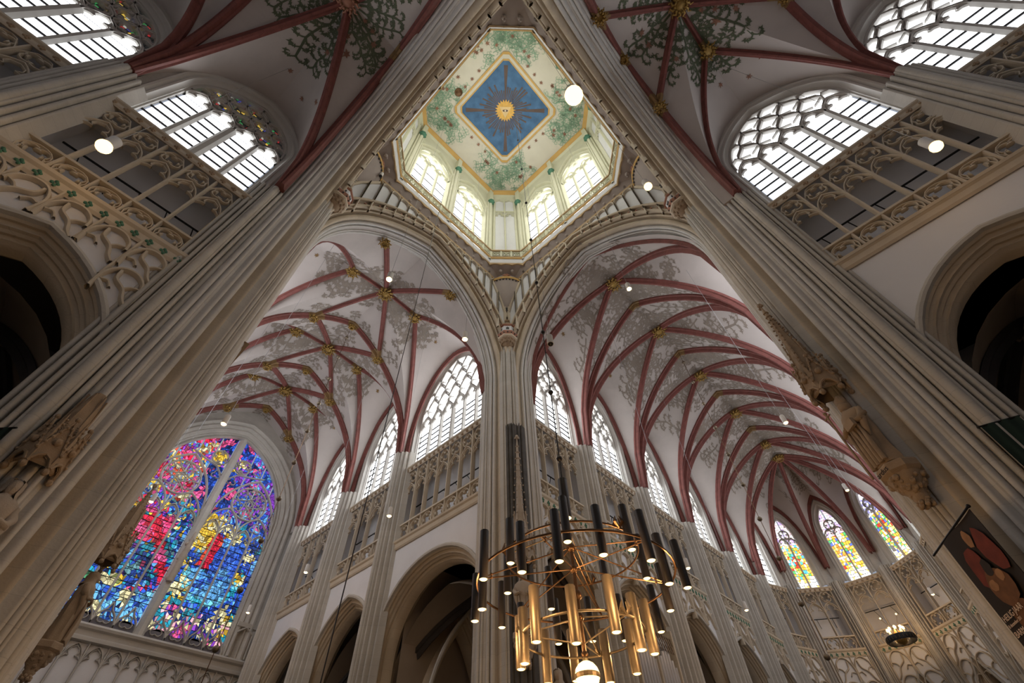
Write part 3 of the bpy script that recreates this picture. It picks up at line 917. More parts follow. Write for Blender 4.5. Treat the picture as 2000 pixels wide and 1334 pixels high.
# ---- apse
AC = Vector((39.7, 0, 0)); AR = 7.0
def apse_z(d, w):
    A = VC.A
    u = min(1.0, d / (AR * cos(RAD(18)) - .35)); t = u * (w ** .85)
    z = A.z(min(1, t) * VC.a)
    return VC.zs + (z - VC.zs) * (1 - .17 * u * u * (1 - w))
ra = node('ceiling', 'fan of red ribs meeting at a gilt boss over the apse', 'vault', (0, 0, 0), 0, 'structure')
for k in range(5):
    ph = RAD(-72 + 36 * k)
    mb = MB(); N = 14; W = 12
    for i in range(N + 1):
        d = (AR * cos(RAD(18)) + .05) * i / N
        for j in range(W + 1):
            w = -1 + 2 * j / W; th = ph + math.atan(w * math.tan(RAD(18)))
            r = d / cos(th - ph)
            mb.v.append((AC.x + r * cos(th), AC.y + r * sin(th), apse_z(d, abs(w))))
    for i in range(N):
        for j in range(W):
            a = i * (W + 1) + j; mb.f.append((a, a + 1, a + W + 2, a + W + 1))
    obj('web', mesh(mb, 'web', 40), 'vault', ra)
    mb = MB()
    for q in range(7):
        d = rnd.uniform(1.5, 4.6); w = rnd.uniform(-.5, .5); th = ph + w * RAD(18)
        def fz(x, y, ph=ph):
            dx, dy = x - AC.x, y - AC.y; r = sqrt(dx * dx + dy * dy); t = math.atan2(dy, dx) - ph
            dd = r * cos(t); return (x, y, apse_z(dd, min(1, abs(math.tan(t)) / math.tan(RAD(18)))) - .03)
        vine(mb, AC.x + d * cos(th), d * sin(th), rnd.uniform(0, 6.3), .6, fz, 3)
    stuff(obj('painted_scrolls', mb, 'vine_grey', ra))
    # formeret
    bw = AR * sin(RAD(18)); pts = []
    for j in range(21):
        w = -.985 + 1.97 * j / 20; d = AR * cos(RAD(18)) - .15
        th = ph; pts.append((AC.x + d * cos(ph) - w * bw * sin(ph), d * sin(ph) + w * bw * cos(ph), apse_z(d, abs(w)) - .05))
    P = [Vector(p) for p in pts]; out = []; Lx = Vector((cos(ph), sin(ph), 0))
    for j, p in enumerate(P):
        T = (P[min(j + 1, 20)] - P[max(j - 1, 0)]).normalized(); Nn = T.cross(Lx)
        if Nn.z < 0: Nn = -Nn
        out.append([tuple(p + Lx * (l * .8) + Nn * (dd * .8)) for l, dd in RIB])
    mb = MB(); mb.rings(out, True); obj('rib', mesh(mb, 'rib', 40), 'red', ra)
for k in range(6):
    th = RAD(-90 + 36 * k); pts = []
    for i in range(19):
        r = (AR - .45) * i / 18
        pts.append((AC.x + r * cos(th), r * sin(th), apse_z(r * cos(RAD(18)), 1.0) - .03))
    mb = MB(); rib_mesh(mb, pts, 1.0, Vector((-sin(th), cos(th), 0))); obj('rib', mesh(mb, 'rib', 40), 'red', ra)
boss((AC.x, 0, 30.45), ra, .55, leaves=13)
for k in range(4):
    th = RAD(-54 + 36 * k)
    shaft((AC.x + AR * cos(th), AR * sin(th), 0), th - HALF_PI, 20.6, 'clustered stone shaft between the apse windows, number %d counted from the banner side' % (k + 1), half=.62)

# stained glass made of leaded pieces -----------------------------------------
def leaded(root, x0, x1, z0, ztop, n, nx, dz, colfn, mat, jit=.32, warp=None, seed=1):
    R = random.Random(seed + int(x0 * 100))
    mb = MB(); cols = []
    cwid = (x1 - x0) / nx; zmax = max(ztop(x0 + .02), ztop(x1 - .02), ztop((x0 + x1) / 2)); nz = int((zmax - z0) / dz) + 1
    G = {}
    for j in range(nz + 1):
        for i in range(nx + 1):
            x = x0 + i * cwid + (R.uniform(-jit, jit) * cwid if 0 < i < nx else 0)
            z = z0 + j * dz + (R.uniform(-jit, jit) * dz if j else 0)
            if warp and 0 < i < nx: x, z = warp(x, z)
            x = min(max(x, x0), x1); G[i, j] = (x, z)
    def put(pts):
        cx = sum(p[0] for p in pts) / len(pts); cz = sum(p[1] for p in pts) / len(pts)
        if cz > ztop(cx) - .02: return
        k = .86
        q = [(cx + (x - cx) * k, n, min(cz + (z - cz) * k, ztop(x))) for x, z in pts]
        c = colfn(cx, cz, R)
        if c is None: return
        mb.poly(q); cols.append((c[0], c[1], c[2], 1.0))
    for j in range(nz):
        for i in range(nx):
            a, b, c, d = G[i, j], G[i + 1, j], G[i + 1, j + 1], G[i, j + 1]
            if R.random() < .45:
                if R.random() < .5: put([a, b, c]); put([a, c, d])
                else: put([a, b, d]); put([b, c, d])
            else: put([a, b, c, d])
    if mb.f:
        o = obj('stained_light', mesh(mb, 'stained_light', None, cols), mat, root)
        lb = MB(); K = 6
        for q in range(K):
            s0, s1 = x0 + (x1 - x0) * q / K, x0 + (x1 - x0) * (q + 1) / K
            lb.quad((s0, n + .02, z0), (s1, n + .02, z0), (s1, n + .02, max(z0, ztop(s1))), (s0, n + .02, max(z0, ztop(s0))))
        obj('lead_net', lb, 'lead', o)

def apse_glass(seed):
    def colfn(x, z, R):
        lv = (z - 20.4)
        w = R.random()
        if lv < .8: return (1.0, .98, .95) if w < .8 else (1.0, .6, .15)
        if lv < 4.3:
            band = int(lv / .9) % 3
            if w < .30: return (1.0, .50, .06)
            if w < .48: return (1.0, .80, .25)
            if w < .60: return (.75, .06, .03) if (seed + band) % 2 else (.9, .3, .05)
            if w < .72: return (.12, .18, .75) if seed != 1 else (.1, .55, .85)
            if w < .80: return (.1, .5, .15)
            return (1.0, .93, .85)
        if seed == 3: return (.30, .28, .75) if w < .4 else (.95, .93, 1.0)
        if w < .70: return (1.0, .92, .93)
        return (.95, .55, .6) if w < .85 else (.55, .4, .9)
    def st(root, x0, x1, z0, zt, n): leaded(root, x0, x1, z0, zt, n, 4, .28, colfn, 'stained_apse', jit=.22, seed=seed * 17)
    return st
al = ['clear two-light window of the apse next to the choir wall', 'stained two-light window of the apse with white upper panes and orange figures, leftmost of three', 'stained two-light window of the apse with a blue and a red figure, middle of three',
      'stained two-light window of the apse with violet roundels above, rightmost of three', 'clear two-light window of the apse beside the statue']
aw = ['below the clear apse window next to the choir wall', 'below the leftmost stained apse window', 'below the middle stained apse window', 'below the rightmost stained apse window', 'below the clear apse window beside the statue']
for k in range(5):
    ph = RAD(72 - 36 * k); d = AR * cos(RAD(18)); b = AR * sin(RAD(18))
    loc = (AC.x + d * cos(ph), d * sin(ph), 0); rz = ph - HALF_PI
    arc = Arch(1.25, 6.5, 11.8); win = Arch(.92, 25.3, 27.6)
    bay_wall('wall_apse', loc, rz, b + .05, ZL, ZU, 30.5, arc, win, 'narrow apse wall ' + aw[k], winu=.48)
    arcade_arch(loc, rz, arc, 'moulded pointed arch of the ambulatory ' + aw[k])
    triforium(loc, rz, 1.35, 2, ZL, ZU, 'two-light stone triforium gallery ' + aw[k])
    string_course(loc, rz, 1.55, ZU, 'moulded sill course ' + aw[k]); string_course(loc, rz, 1.6, ZL, 'string course with green leaves ' + aw[k], size=1.7, leaf='green_cap')
    blind_tracery(loc, rz, 1.5, arc, ZL - .2, 'blind tracery ' + aw[k], nmul=2)
    window(loc, rz, .92, ZU + .32, 25.3, 27.6, 2, al[k], cells=8, stained=apse_glass(k) if k in (1, 2, 3) else None, mull=.14)
# the choir bay facing it on the banner side
loc, rz = (36.65, -7.0, 0), pi
full_bay('south', 'across the choir beside the banner', loc, rz, 3.05, 20.6, 4, 4, 30.9, gw=2.0, zap=28.0, zsp=24.4, style='round', spand='tracery', crest=True, cells=8)
shaft((39.7, -7.0, 0), pi, 20.6, 'clustered stone wall shaft across the choir beside the apse')

# ---- north transept end wall with the great stained window
YE = 31.0
GW, GS, GSP, GAP = 5.05, 12.9, 21.6, 28.0
rw = node('wall_north', 'stone end wall of the transept framing the great stained-glass window', 'wall', (0, YE, 0), 0, 'structure')
mb = MB(); A = Arch(GW, GSP, GAP); u = 1.15; K = 30; a = GW + u
for sg in (-1, 1): mb.quad((sg * a, 0, 12.3), (sg * 7.2, 0, 12.3), (sg * 7.2, 0, 31), (sg * a, 0, 31))
for q in range(K):
    x0, x1 = -a + 2 * a * q / K, -a + 2 * a * (q + 1) / K
    mb.quad((x0, 0, A.z(x0, u)), (x1, 0, A.z(x1, u)), (x1, 0, 31), (x0, 0, 31))
obj('ashlar_face', mb, 'stone', rw)
mb = MB(); mb.quad((-7.2, .25, 0), (7.2, .25, 0), (7.2, .25, 12.6), (-7.2, .25, 12.6)); obj('plaster_dado', mb, 'plaster', rw)
mb = MB(); mb.sweep(A.path(12.5, 16), [(1.25, .0), (1.2, -.12), (1.08, -.14), (1.0, 0), (.9, .12), (.82, .02), (.74, .02), (.7, .16), (.58, .26), (.5, .18), (.42, .2), (.38, .34), (.26, .44), (.18, .38), (.12, .42), (.1, .55), (0, .6), (0, .95)])
obj('jamb_moulding', mesh(mb, 'jamb_moulding', 40), 'stone', rw)
mb = MB(); mb.rings([[(sx, n, z) for z, n in ((12.75, .9), (12.75, -.15), (12.62, -.28), (12.5, -.22), (12.42, -.05), (12.2, 0), (12.1, -.12), (11.95, -.1), (11.9, .25))] for sx in (-7.2, 7.2)], False)
obj('ledge', mesh(mb, 'ledge', 30), 'stone', rw)
# blind arcade below the ledge
nA = 14; cwA = 14.4 / nA
hm = MB(); cusp_head(0, cwA * .94, -.95, .85, hm, .09, .2, .18); hm = mesh(hm, 'blind_arch', 50)
mm = MB(); mm.stroke([(0, -9), (0, 0)], .13, .24, .18); mm = mesh(mm, 'blind_mullion', 50)
for i in range(nA):
    obj('blind_arch', hm, 'stone', rw, (-7.2 + (i + .5) * cwA, 0, 11.95)); obj('blind_mullion', mm, 'stone', rw, (-7.2 + i * cwA, 0, 11.95))

gwn = node(winname(), 'huge stained-glass window with red dragon on one half and blue crescent on the other', 'window', (0, YE, 0), 0, 'structure')
DP = .62; hw = .27; lw = (GW - hw) / 4
zb = 14.35; zlh = 19.9; hh = 1.0
mb = MB(); mb.rings([[(x, n, z) for x, n in ((-hw, DP + .1), (-hw, DP - .25), (-hw * .4, DP - .55), (hw * .4, DP - .55), (hw, DP - .25), (hw, DP + .1))] for z in (12.2, 27.6)], False, False)
obj('great_mullion', mb, 'stone', gwn)
mb = MB(); mb.lathe([(.02, -.35), (.2, -.3), (.3, -.1), (.36, 0), (.36, .15)], 6, (0, DP - .3, 12.3)); obj('mullion_foot', mb, 'stone', gwn)
for sg in (-1, 1):
    for i in range(1, 4):
        mb = MB(); x = sg * (hw + i * lw); mb.stroke([(x, GS + .2), (x, zlh + hh * .6)], .15, .3, DP); obj('mullion', mb, 'stone', gwn)
mb = MB()
mb.stroke(A.arc(16, -.08), .18, .34, DP)
for sg in (-1, 1):
    for i in range(4):
        cusp_head(sg * (hw + (i + .5) * lw), lw, zlh, hh, mb, .11, .26, DP)
    for i in range(2):
        cx = sg * (hw + (2 * i + 1) * lw)
        S = Arch(lw, zlh + .35, zlh + 2.15); mb.stroke([(cx + x, z) for x, z in S.arc(7)], .13, .28, DP)
        mb.stroke(foil(cx, zlh + 1.35, .42, 3), .08, .2, DP, True)
    cx = sg * (hw + 2 * lw)
    S = Arch(2 * lw, zlh + .9, zlh + 5.1); mb.stroke([(cx + x, z) for x, z in S.arc(10)], .17, .32, DP)
    cz = zlh + 3.0; rr = 1.32
    mb.stroke(circle(cx, cz, rr, 24), .14, .28, DP, True)
    for k in range(6):
        a_ = pi / 6 + k * pi / 3; r6 = .40
        mb.stroke(foil(cx + .86 * cos(a_), cz + .86 * sin(a_), r6, 4, ph=a_), .07, .18, DP, True)
        b_ = a_ + pi / 6; mb.stroke([(cx + .40 * cos(a_), cz + .40 * sin(a_)), (cx + .95 * cos(b_), cz + .95 * sin(b_)), (cx + rr * cos(b_), cz + rr * sin(b_))], .08, .2, DP)
    mb.stroke(foil(cx, cz, .40, 6, 5), .07, .18, DP, True)
    # between the half arch and the great arch
    mb.stroke(foil(sg * .95, 25.55, .6, 4), .1, .22, DP, True); mb.stroke(circle(sg * .95, 25.55, .62, 16), .09, .24, DP, True)
    mb.stroke([(sg * .3, 24.2), (sg * .9, 24.8), (sg * 1.9, 25.0), (sg * 2.9, 25.3)], .12, .26, DP)
    mb.stroke(foil(sg * .62, 24.1, .35, 3), .07, .2, DP, True)
    mb.stroke(foil(sg * 2.2, 25.6, .3, 3), .07, .2, DP, True)
    for q in (.45, 1.0): mb.stroke(foil(sg * (GW - .35), zlh + 1.2 + q * 1.3, .28, 3), .06, .18, DP, True)
obj('tracery', mesh(mb, 'tracery', 50), 'stone', gwn)
# reticulated blind tracery along the foot
for sg in (-1, 1):
    for i in range(4):
        cx = sg * (hw + (i + .5) * lw)
        mb = MB()
        for s2 in (-1, 1):
            mb.stroke([(cx + s2 * lw * .5, GS - .1), (cx + s2 * lw * .5, GS + .25), (cx + s2 * lw * .36, GS + .65), (cx + s2 * lw * .12, GS + .95), (cx, GS + 1.35)], .12, .28, DP)
        mb.stroke(foil(cx, GS + .5, .36, 3), .06, .16, DP + .02, True)
        obj('foot_tracery', mesh(mb, 'foot_tracery', 50), 'stone', gwn)
        mb = MB(); mb.poly([(cx - lw / 2, DP + .08, GS - .2), (cx + lw / 2, DP + .08, GS - .2), (cx + lw / 2, DP + .08, GS + .35), (cx, DP + .08, GS + 1.3), (cx - lw / 2, DP + .08, GS + .35)])
        obj('blind_panel', mb, 'grey_blind', gwn)

def star(x, z, cx, cz, r):
    dx, dz = x - cx, z - cz; d = sqrt(dx * dx + dz * dz); a = math.atan2(dz, dx)
    return d < r * (.62 + .38 * cos(a * 8))
def great_col(x, z, R):
    w = R.random(); v = R.uniform(.2, 1.25)
    co = .5 + .25 * sin(x * 3.1 + 2.2 * sin(z * 1.3)) + .25 * sin(z * 2.7 + 1.9 * sin(x * 1.7))
    def pick(*cs):
        f = min(.999, max(0, co + R.uniform(-.22, .22))); c = cs[int(f * len(cs))]; return (c[0] * v, c[1] * v, c[2] * v)
    blue, teal, deep, sky = (.03, .12, .75), (.02, .38, .55), (.01, .04, .22), (.15, .50, 1.0)
    red, pink, yel, cream, vio, green = (.85, .015, .06), (1.0, .12, .35), (1.0, .62, .06), (1.0, .90, .50), (.30, .06, .65), (.10, .40, .18)
    if z > zlh + 1.4:                                   # tracery lights
        if x < -1.6: return pick(red, pink, pink, vio, sky, yel, (.9, .1, .05), cream)
        if abs(x) < 1.6: return pick(yel, yel, cream, vio, blue, deep) if abs(abs(x) - .95) < .6 and abs(z - 25.55) < .65 else pick(vio, blue, deep, pink)
        return pick(blue, sky, blue, vio, vio, deep, sky, pink)
    if x < 0:                                           # the half with the dragon
        if z < GS + 1.3 + .55 * (1 + x / 5) + .6: return pick(sky, blue, sky, (.2, .6, .9), cream) if R.random() < .8 else pick(deep)
        band = abs((z - 17.6) - 1.6 * sin((x + 4.2) * 1.05))
        if band < .6: return pick(red, red, pink)
        if abs(z - 18.7 - .45 * (x + 3)) < .85 and x < -1.5: return pick(red, red, pink, (.95, .05, .2))
        if abs((z - 20.3)) < .5 and x < -2.2: return pick(pink, vio, red, yel)
        if (star(x, z, -1.9, 19.4, .9) or star(x, z, -2.6, 18.2, .6)): return pick(yel, cream, pink)
        if abs(z - 15.75 - .12 * x) < .3 and x < -2.2: return pick(cream, (.6, .7, .2), yel, green)
        if star(x, z, -1.2, 15.2, .6): return pick(pink, red)
        return pick(teal, deep, sky, blue, teal, deep, (.15, .35, .4)) if w < .88 else pick(yel, vio, pink)
    for c in ((.7, 16.0, .95), (1.0, 20.2, .55), (1.6, 20.6, .62), (2.5, 20.5, .62), (3.2, 20.0, .62), (4.2, 19.2, .65), (4.3, 17.6, .55), (.75, 18.9, .7), (4.3, 15.2, .65), (4.4, 14.3, .5), (.65, 17.6, .5)):
        if star(x, z, *c): return pick(yel, cream, cream, yel)
    if 1.25 < x + (z - 18.6) * -.08 < 2.05 and 17.6 < z < 20.0: return pick(red, red, (.95, .1, .05))
    dx, dz = x - 2.55, z - 17.3
    r = sqrt(dx * dx + dz * dz)
    if z < 17.3 and 1.55 < r < 2.0: return pick(sky, (.2, .75, 1.0), teal)
    if r < 1.6 and z < 17.4: return pick(sky, sky, (.08, .35, .95), blue)
    if 2.1 < x < 3.9 and 17.3 < z < 20.0: return pick(blue, blue, (.06, .2, .85), sky)
    if z < 15.0: return pick(pink, vio, cream, deep, (1, .5, .6), teal)
    if x < 1.4 and z > 18.6: return pick(yel, yel, cream)
    return pick(teal, deep, blue, blue, sky)
def gwarp(x, z): return x + .07 * sin(z * 2.6 + x), z + .10 * sin(x * 3.1 + z * .8)
for sg in (-1, 1):
    for i in range(4):
        xa, xb = sorted((sg * (hw + i * lw + .05), sg * (hw + (i + 1) * lw - .05)))
        leaded(gwn, xa, xb, GS + .5, lambda x: A.z(x) - .08, DP + .06, 6, .24, great_col, 'stained', jit=.42, warp=gwarp, seed=5)
for j in range(16):
    z = 14.6 + j * .42
    if z > zlh + .5: break
    for sg in (-1, 1):
        mb = MB(); mb.box(min(sg * hw, sg * GW), max(sg * hw, sg * GW), DP + .02, DP + .05, z - .018, z + .018); obj('saddle_bar', mb, 'iron', gwn)
# canopied niche figure on the great mullion
mb = MB()
for z in range(9):
    for k in range(5): mb.ball((rnd.uniform(-.2, .2), DP - .6, 16.1 + z * .32 + rnd.uniform(-.1, .1)), rnd.uniform(.06, .13), 6)
mb.tube([(0, DP - .62, 15.9), (0, DP - .62, 17.8), (0, DP - .62, 19.3)], [.22, .2, .05], 7)
obj('pinnacle', mesh(mb, 'pinnacle', 60), 'statue_pale', gwn)
# low niche at the right foot
mb = MB(); mb.box(5.2, 6.5, -.1, .1, 14.6, 14.85); mb.stroke([(5.3, 12.8), (5.3, 14.2), (5.85, 14.6), (6.4, 14.2), (6.4, 12.8)], .14, .3, 0); obj('niche_frame', mb, 'stone', rw)

# ================================================================== crossing
def mould(items):
    out = []
    for it in items:
        if it[0] == 'p': out.append((it[1], it[2]))
        else:
            _, u, n, r = it
            for k in range(7):
                t = RAD(330 - 210 * k / 6); out.append((u + r * cos(t), n + r * sin(t)))
    return out
CA = Arch(6.12, 22.0, 30.2)
OUT = mould([('p', 1.18, .14), ('p', 1.18, -.05), ('r', 1.07, -.03, .09), ('p', 1.0, .16), ('p', .82, .24), ('p', .77, .10), ('r', .67, .10, .11), ('p', .64, .38), ('r', .53, .34, .06), ('p', .51, .56), ('p', .43, .68), ('r', .31, .60, .13), ('p', .29, .86)])
INN = mould([('p', .29, .86), ('p', .26, .98), ('r', .16, .94, .09), ('p', .18, 1.14), ('r', .08, 1.14, .06), ('p', .12, 1.28), ('p', .06, 1.34), ('r', .02, 1.42, .05), ('p', .09, 1.54), ('r', .03, 1.60, .07), ('p', .13, 1.74), ('r', .15, 1.80, .07), ('p', .26, 1.92), ('r', .30, 1.98, .06), ('p', .4, 2.12), ('p', .8, 2.15)])
CROSS = [('north', (0, 6.5, 0), 0.0, 'great crossing arch opening to the transept with the stained-glass window'), ('east', (6.5, 0, 0), -HALF_PI, 'great crossing arch opening to the choir'),
         ('south', (0, -6.5, 0), pi, 'great crossing arch opening to the opposite transept'), ('west', (-6.5, 0, 0), HALF_PI, 'great crossing arch overhead opening to the nave')]
studm = MB(); studm.box(-.06, .06, -.06, .06, -.06, .06); studm = mesh(studm, 'stud')
for side, loc, rz, lab in CROSS:
    root = node('crossing_arch_trim', lab, 'arch', loc, rz, 'structure')
    p = CA.path(0, 22)
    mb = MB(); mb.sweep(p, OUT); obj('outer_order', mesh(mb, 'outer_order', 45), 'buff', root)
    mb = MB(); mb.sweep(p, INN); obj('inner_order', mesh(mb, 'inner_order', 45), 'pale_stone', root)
    arc = CA.arc(40, .84)
    acc = 0.0
    for i in range(1, len(arc)):
        acc += sqrt((arc[i][0] - arc[i - 1][0]) ** 2 + (arc[i][1] - arc[i - 1][1]) ** 2)
        if acc > .42 and arc[i][1] > 24.0:
            acc = 0; obj('stud', studm, 'brick_red', root, (arc[i][0], .1, arc[i][1]))
    wr = node('wall_' + side, 'white spandrel wall above the ' + lab[6:], 'wall', loc, rz, 'structure')
    mb = MB(); K = 40; a = 6.75
    for q in range(K):
        x0, x1 = -a + 2 * a * q / K, -a + 2 * a * (q + 1) / K
        mb.quad((x0, .1, max(23, CA.z(x0, 1.0))), (x1, .1, max(23, CA.z(x1, 1.0))), (x1, .1, 31.9), (x0, .1, 31.9))
    obj('plaster_face', mb, 'plaster', wr)
    npan = 18; pw = 2 * 6.3 / npan
    for i in range(npan):
        x = -6.3 + (i + .5) * pw; zb_ = CA.z(abs(x) + pw * .5, 1.15)
        if zb_ > 31.0: continue
        mb = MB(); zt = 31.45
        mb.stroke([(x - pw / 2, zb_ - .3), (x - pw / 2, zt - .35), (x - pw * .3, zt - .08), (x, zt), (x + pw * .3, zt - .08), (x + pw / 2, zt - .35), (x + pw / 2, zb_ - .6)], .12, .22, .02)
        obj('blind_panel_frame', mesh(mb, 'blind_panel_frame', 50), 'tracery', wr)
    mb = MB(); mb.rings([[(sx, n, z) for z, n in ((31.85, .1), (31.7, -.05), (31.55, -.02), (31.5, .1))] for sx in (-6.5, 6.5)], False); obj('rail', mb, 'tan', wr)

PN = {(1, 1): 'the centre of the view between transept and choir', (-1, 1): 'the nave side of the stained-glass transept', (1, -1): 'the statue side next to the choir', (-1, -1): 'the viewer'}
for (sx, sy), wh in PN.items():
    root = node('crossing_pillar', 'massive clustered crossing pillar by ' + wh, 'pillar', (sx * 6.62, sy * 6.62, 0), math.atan2(sy, sx) - HALF_PI, 'structure')
    # local n points outward along the diagonal
    c = cluster(.46, .10, [(-.36, .05), (-.24, .07), (-.11, .04), (0, .11), (.11, .04), (.24, .07), (.36, .05)])
    if (sx, sy) != (-1, -1):
        mb = MB(); mb.rings([[(x, n, 0) for x, n in c], [(x, n, 24.9) for x, n in c]], False); obj('corner_shafts', mesh(mb, 'corner_shafts', 35), 'stone', root)
        c2 = cluster(.3, .1, [(-.2, .06), (0, .1), (.2, .06)])
        mb = MB(); mb.rings([[(x, n + .12, 26.6) for x, n in c2], [(x, n + .12, 29.4) for x, n in c2]], False); obj('upper_shafts', mesh(mb, 'upper_shafts', 35), 'buff', root)
    core = MB(); core.box(6.95 - 6.62, 8.55 - 6.62, 6.95 - 6.62, 8.55 - 6.62, 0, 32)
    core.v = [((x + y) / 1.41421 * 0 + x, y, z) for x, y, z in core.v]
    k = obj('core', core, 'stone', root); k.rotation_euler = (0, 0, RAD(45))

# ---- cove, scalloped ring and balustrade of the lantern
OA, OS = 6.0, 4.29
OCT = [(OS, OA), (OA, OS), (OA, -OS), (OS, -OA), (-OS, -OA), (-OA, -OS), (-OA, OS), (-OS, OA)]
def octs(d):
    """octagon offset outward by d"""
    t = math.tan(RAD(22.5)) * d
    k = OS + t; a = OA + d
    return [(k, a), (a, k), (a, -k), (k, -a), (-k, -a), (-a, -k), (-a, k), (-k, a)]
lr = node('lantern_ring_trim', 'octagonal moulded ring with scalloped edge at the foot of the lantern tower', 'cornice', (0, 0, 0), 0, 'structure')
mb = MB(); W = 6.6
sq = [(OS, W), (W, OS), (W, -OS), (OS, -W), (-OS, -W), (-W, -OS), (-W, OS), (-OS, W)]
o_ = octs(.05)
for i in range(8):
    j = (i + 1) % 8
    if i % 2 == 1:
        mb.quad((*sq[i], 31.6), (*sq[j], 31.6), (*o_[j], 32.2), (*o_[i], 32.2))
    else:
        cx = W if sq[i][0] + sq[j][0] > 0 else -W; cy = W if sq[i][1] + sq[j][1] > 0 else -W
        mb.poly([(*sq[i], 31.6), (cx, cy, 31.4), (*sq[j], 31.6), (*o_[j], 32.2), (*o_[i], 32.2)])
obj('cove', mb, 'mauve', lr)
def ring(name, mat, d0, z0, d1, z1):
    mb = MB(); a, b = octs(d0), octs(d1)
    for i in range(8):
        j = (i + 1) % 8; mb.quad((*a[i], z0), (*a[j], z0), (*b[j], z1), (*b[i], z1))
    return obj(name, mb, mat, lr)
# scallops
for i in range(8):
    j = (i + 1) % 8; a, b = octs(.04)[i], octs(.04)[j]; L = sqrt((a[0] - b[0]) ** 2 + (a[1] - b[1]) ** 2); n = max(2, round(L / .8))
    mb = MB(); S = n * 8
    for q in range(S):
        f0, f1 = q / S, (q + 1) / S
        w0, w1 = (.16 * abs(sin(pi * f * n)) for f in (f0, f1))
        p0 = (a[0] + (b[0] - a[0]) * f0, a[1] + (b[1] - a[1]) * f0); p1 = (a[0] + (b[0] - a[0]) * f1, a[1] + (b[1] - a[1]) * f1)
        mb.quad((*p0, 32.02 + w0), (*p1, 32.02 + w1), (*p1, 32.32), (*p0, 32.32))
        mb.quad((*p0, 32.02 + w0), (*p1, 32.02 + w1), (p1[0] * 1.012, p1[1] * 1.012, 32.0 + w1), (p0[0] * 1.012, p0[1] * 1.012, 32.0 + w0))
    obj('scalloped_edge', mb, 'tan', lr)
    for q in range(n + 1):                # little corbel heads
        f = q / n; p0 = (a[0] + (b[0] - a[0]) * f, a[1] + (b[1] - a[1]) * f)
        mb = MB(); mb.ball((0, 0, 0), .14, 8); mb.ball((.12, .05, -.08), .08, 6); mb.tube([(0, 0, .1), (.2, .2, .28)], .09, 5)
        obj('corbel_head', mesh(mb, 'corbel_head', 60), 'mauve', lr, (p0[0] * 1.065, p0[1] * 1.065, 31.88))
ring('white_slope', 'plaster', .03, 32.32, -.06, 32.72)
ring('gilt_fillet', 'ochre', -.08, 32.70, -.16, 32.80); ring('fillet_face', 'tan', -.16, 32.80, -.16, 32.95); ring('rail_top', 'tan', -.18, 33.78, -.18, 33.95)
for i in range(8):
    j = (i + 1) % 8; a, b = octs(-.1)[i], octs(-.1)[j]; L = sqrt((a[0] - b[0]) ** 2 + (a[1] - b[1]) ** 2); n = round(L / .82); w = L / n
    mid = ((a[0] + b[0]) / 2, (a[1] + b[1]) / 2); ang = math.atan2(mid[1], mid[0]) - HALF_PI
    br = node('balustrade', 'pierced stone balustrade around the lantern, %s side' % ('north-east', 'east', 'south-east', 'south', 'south-west', 'west', 'north-west', 'north')[i], 'balustrade', (mid[0], mid[1], 32.95), ang, 'structure')
    pm = MB(); pm.stroke(foil(0, .42, .36), .06, .12, 0, True)
    pm.stroke([(-w / 2, 0), (-w * .2, .2), (0, .42), (w * .2, .64), (w / 2, .84)], .06, .12); pm.stroke([(w / 2, 0), (w * .2, .2), (0, .42), (-w * .2, .64), (-w / 2, .84)], .06, .12)
    pm = mesh(pm, 'pierced_panel', 50)
    for q in range(n): obj('pierced_panel', pm, 'lantern', br, (-L / 2 + (q + .5) * w, 0, 0))
    for q in range(n + 1):
        mb = MB(); mb.box(-.05, .05, -.08, .08, 0, .85); obj('post', mb, 'lantern', br, (-L / 2 + q * w, 0, 0))
    mb = MB(); mb.box(-L / 2, L / 2, -.12, .12, .83, .98); obj('handrail', mb, 'tan', br)

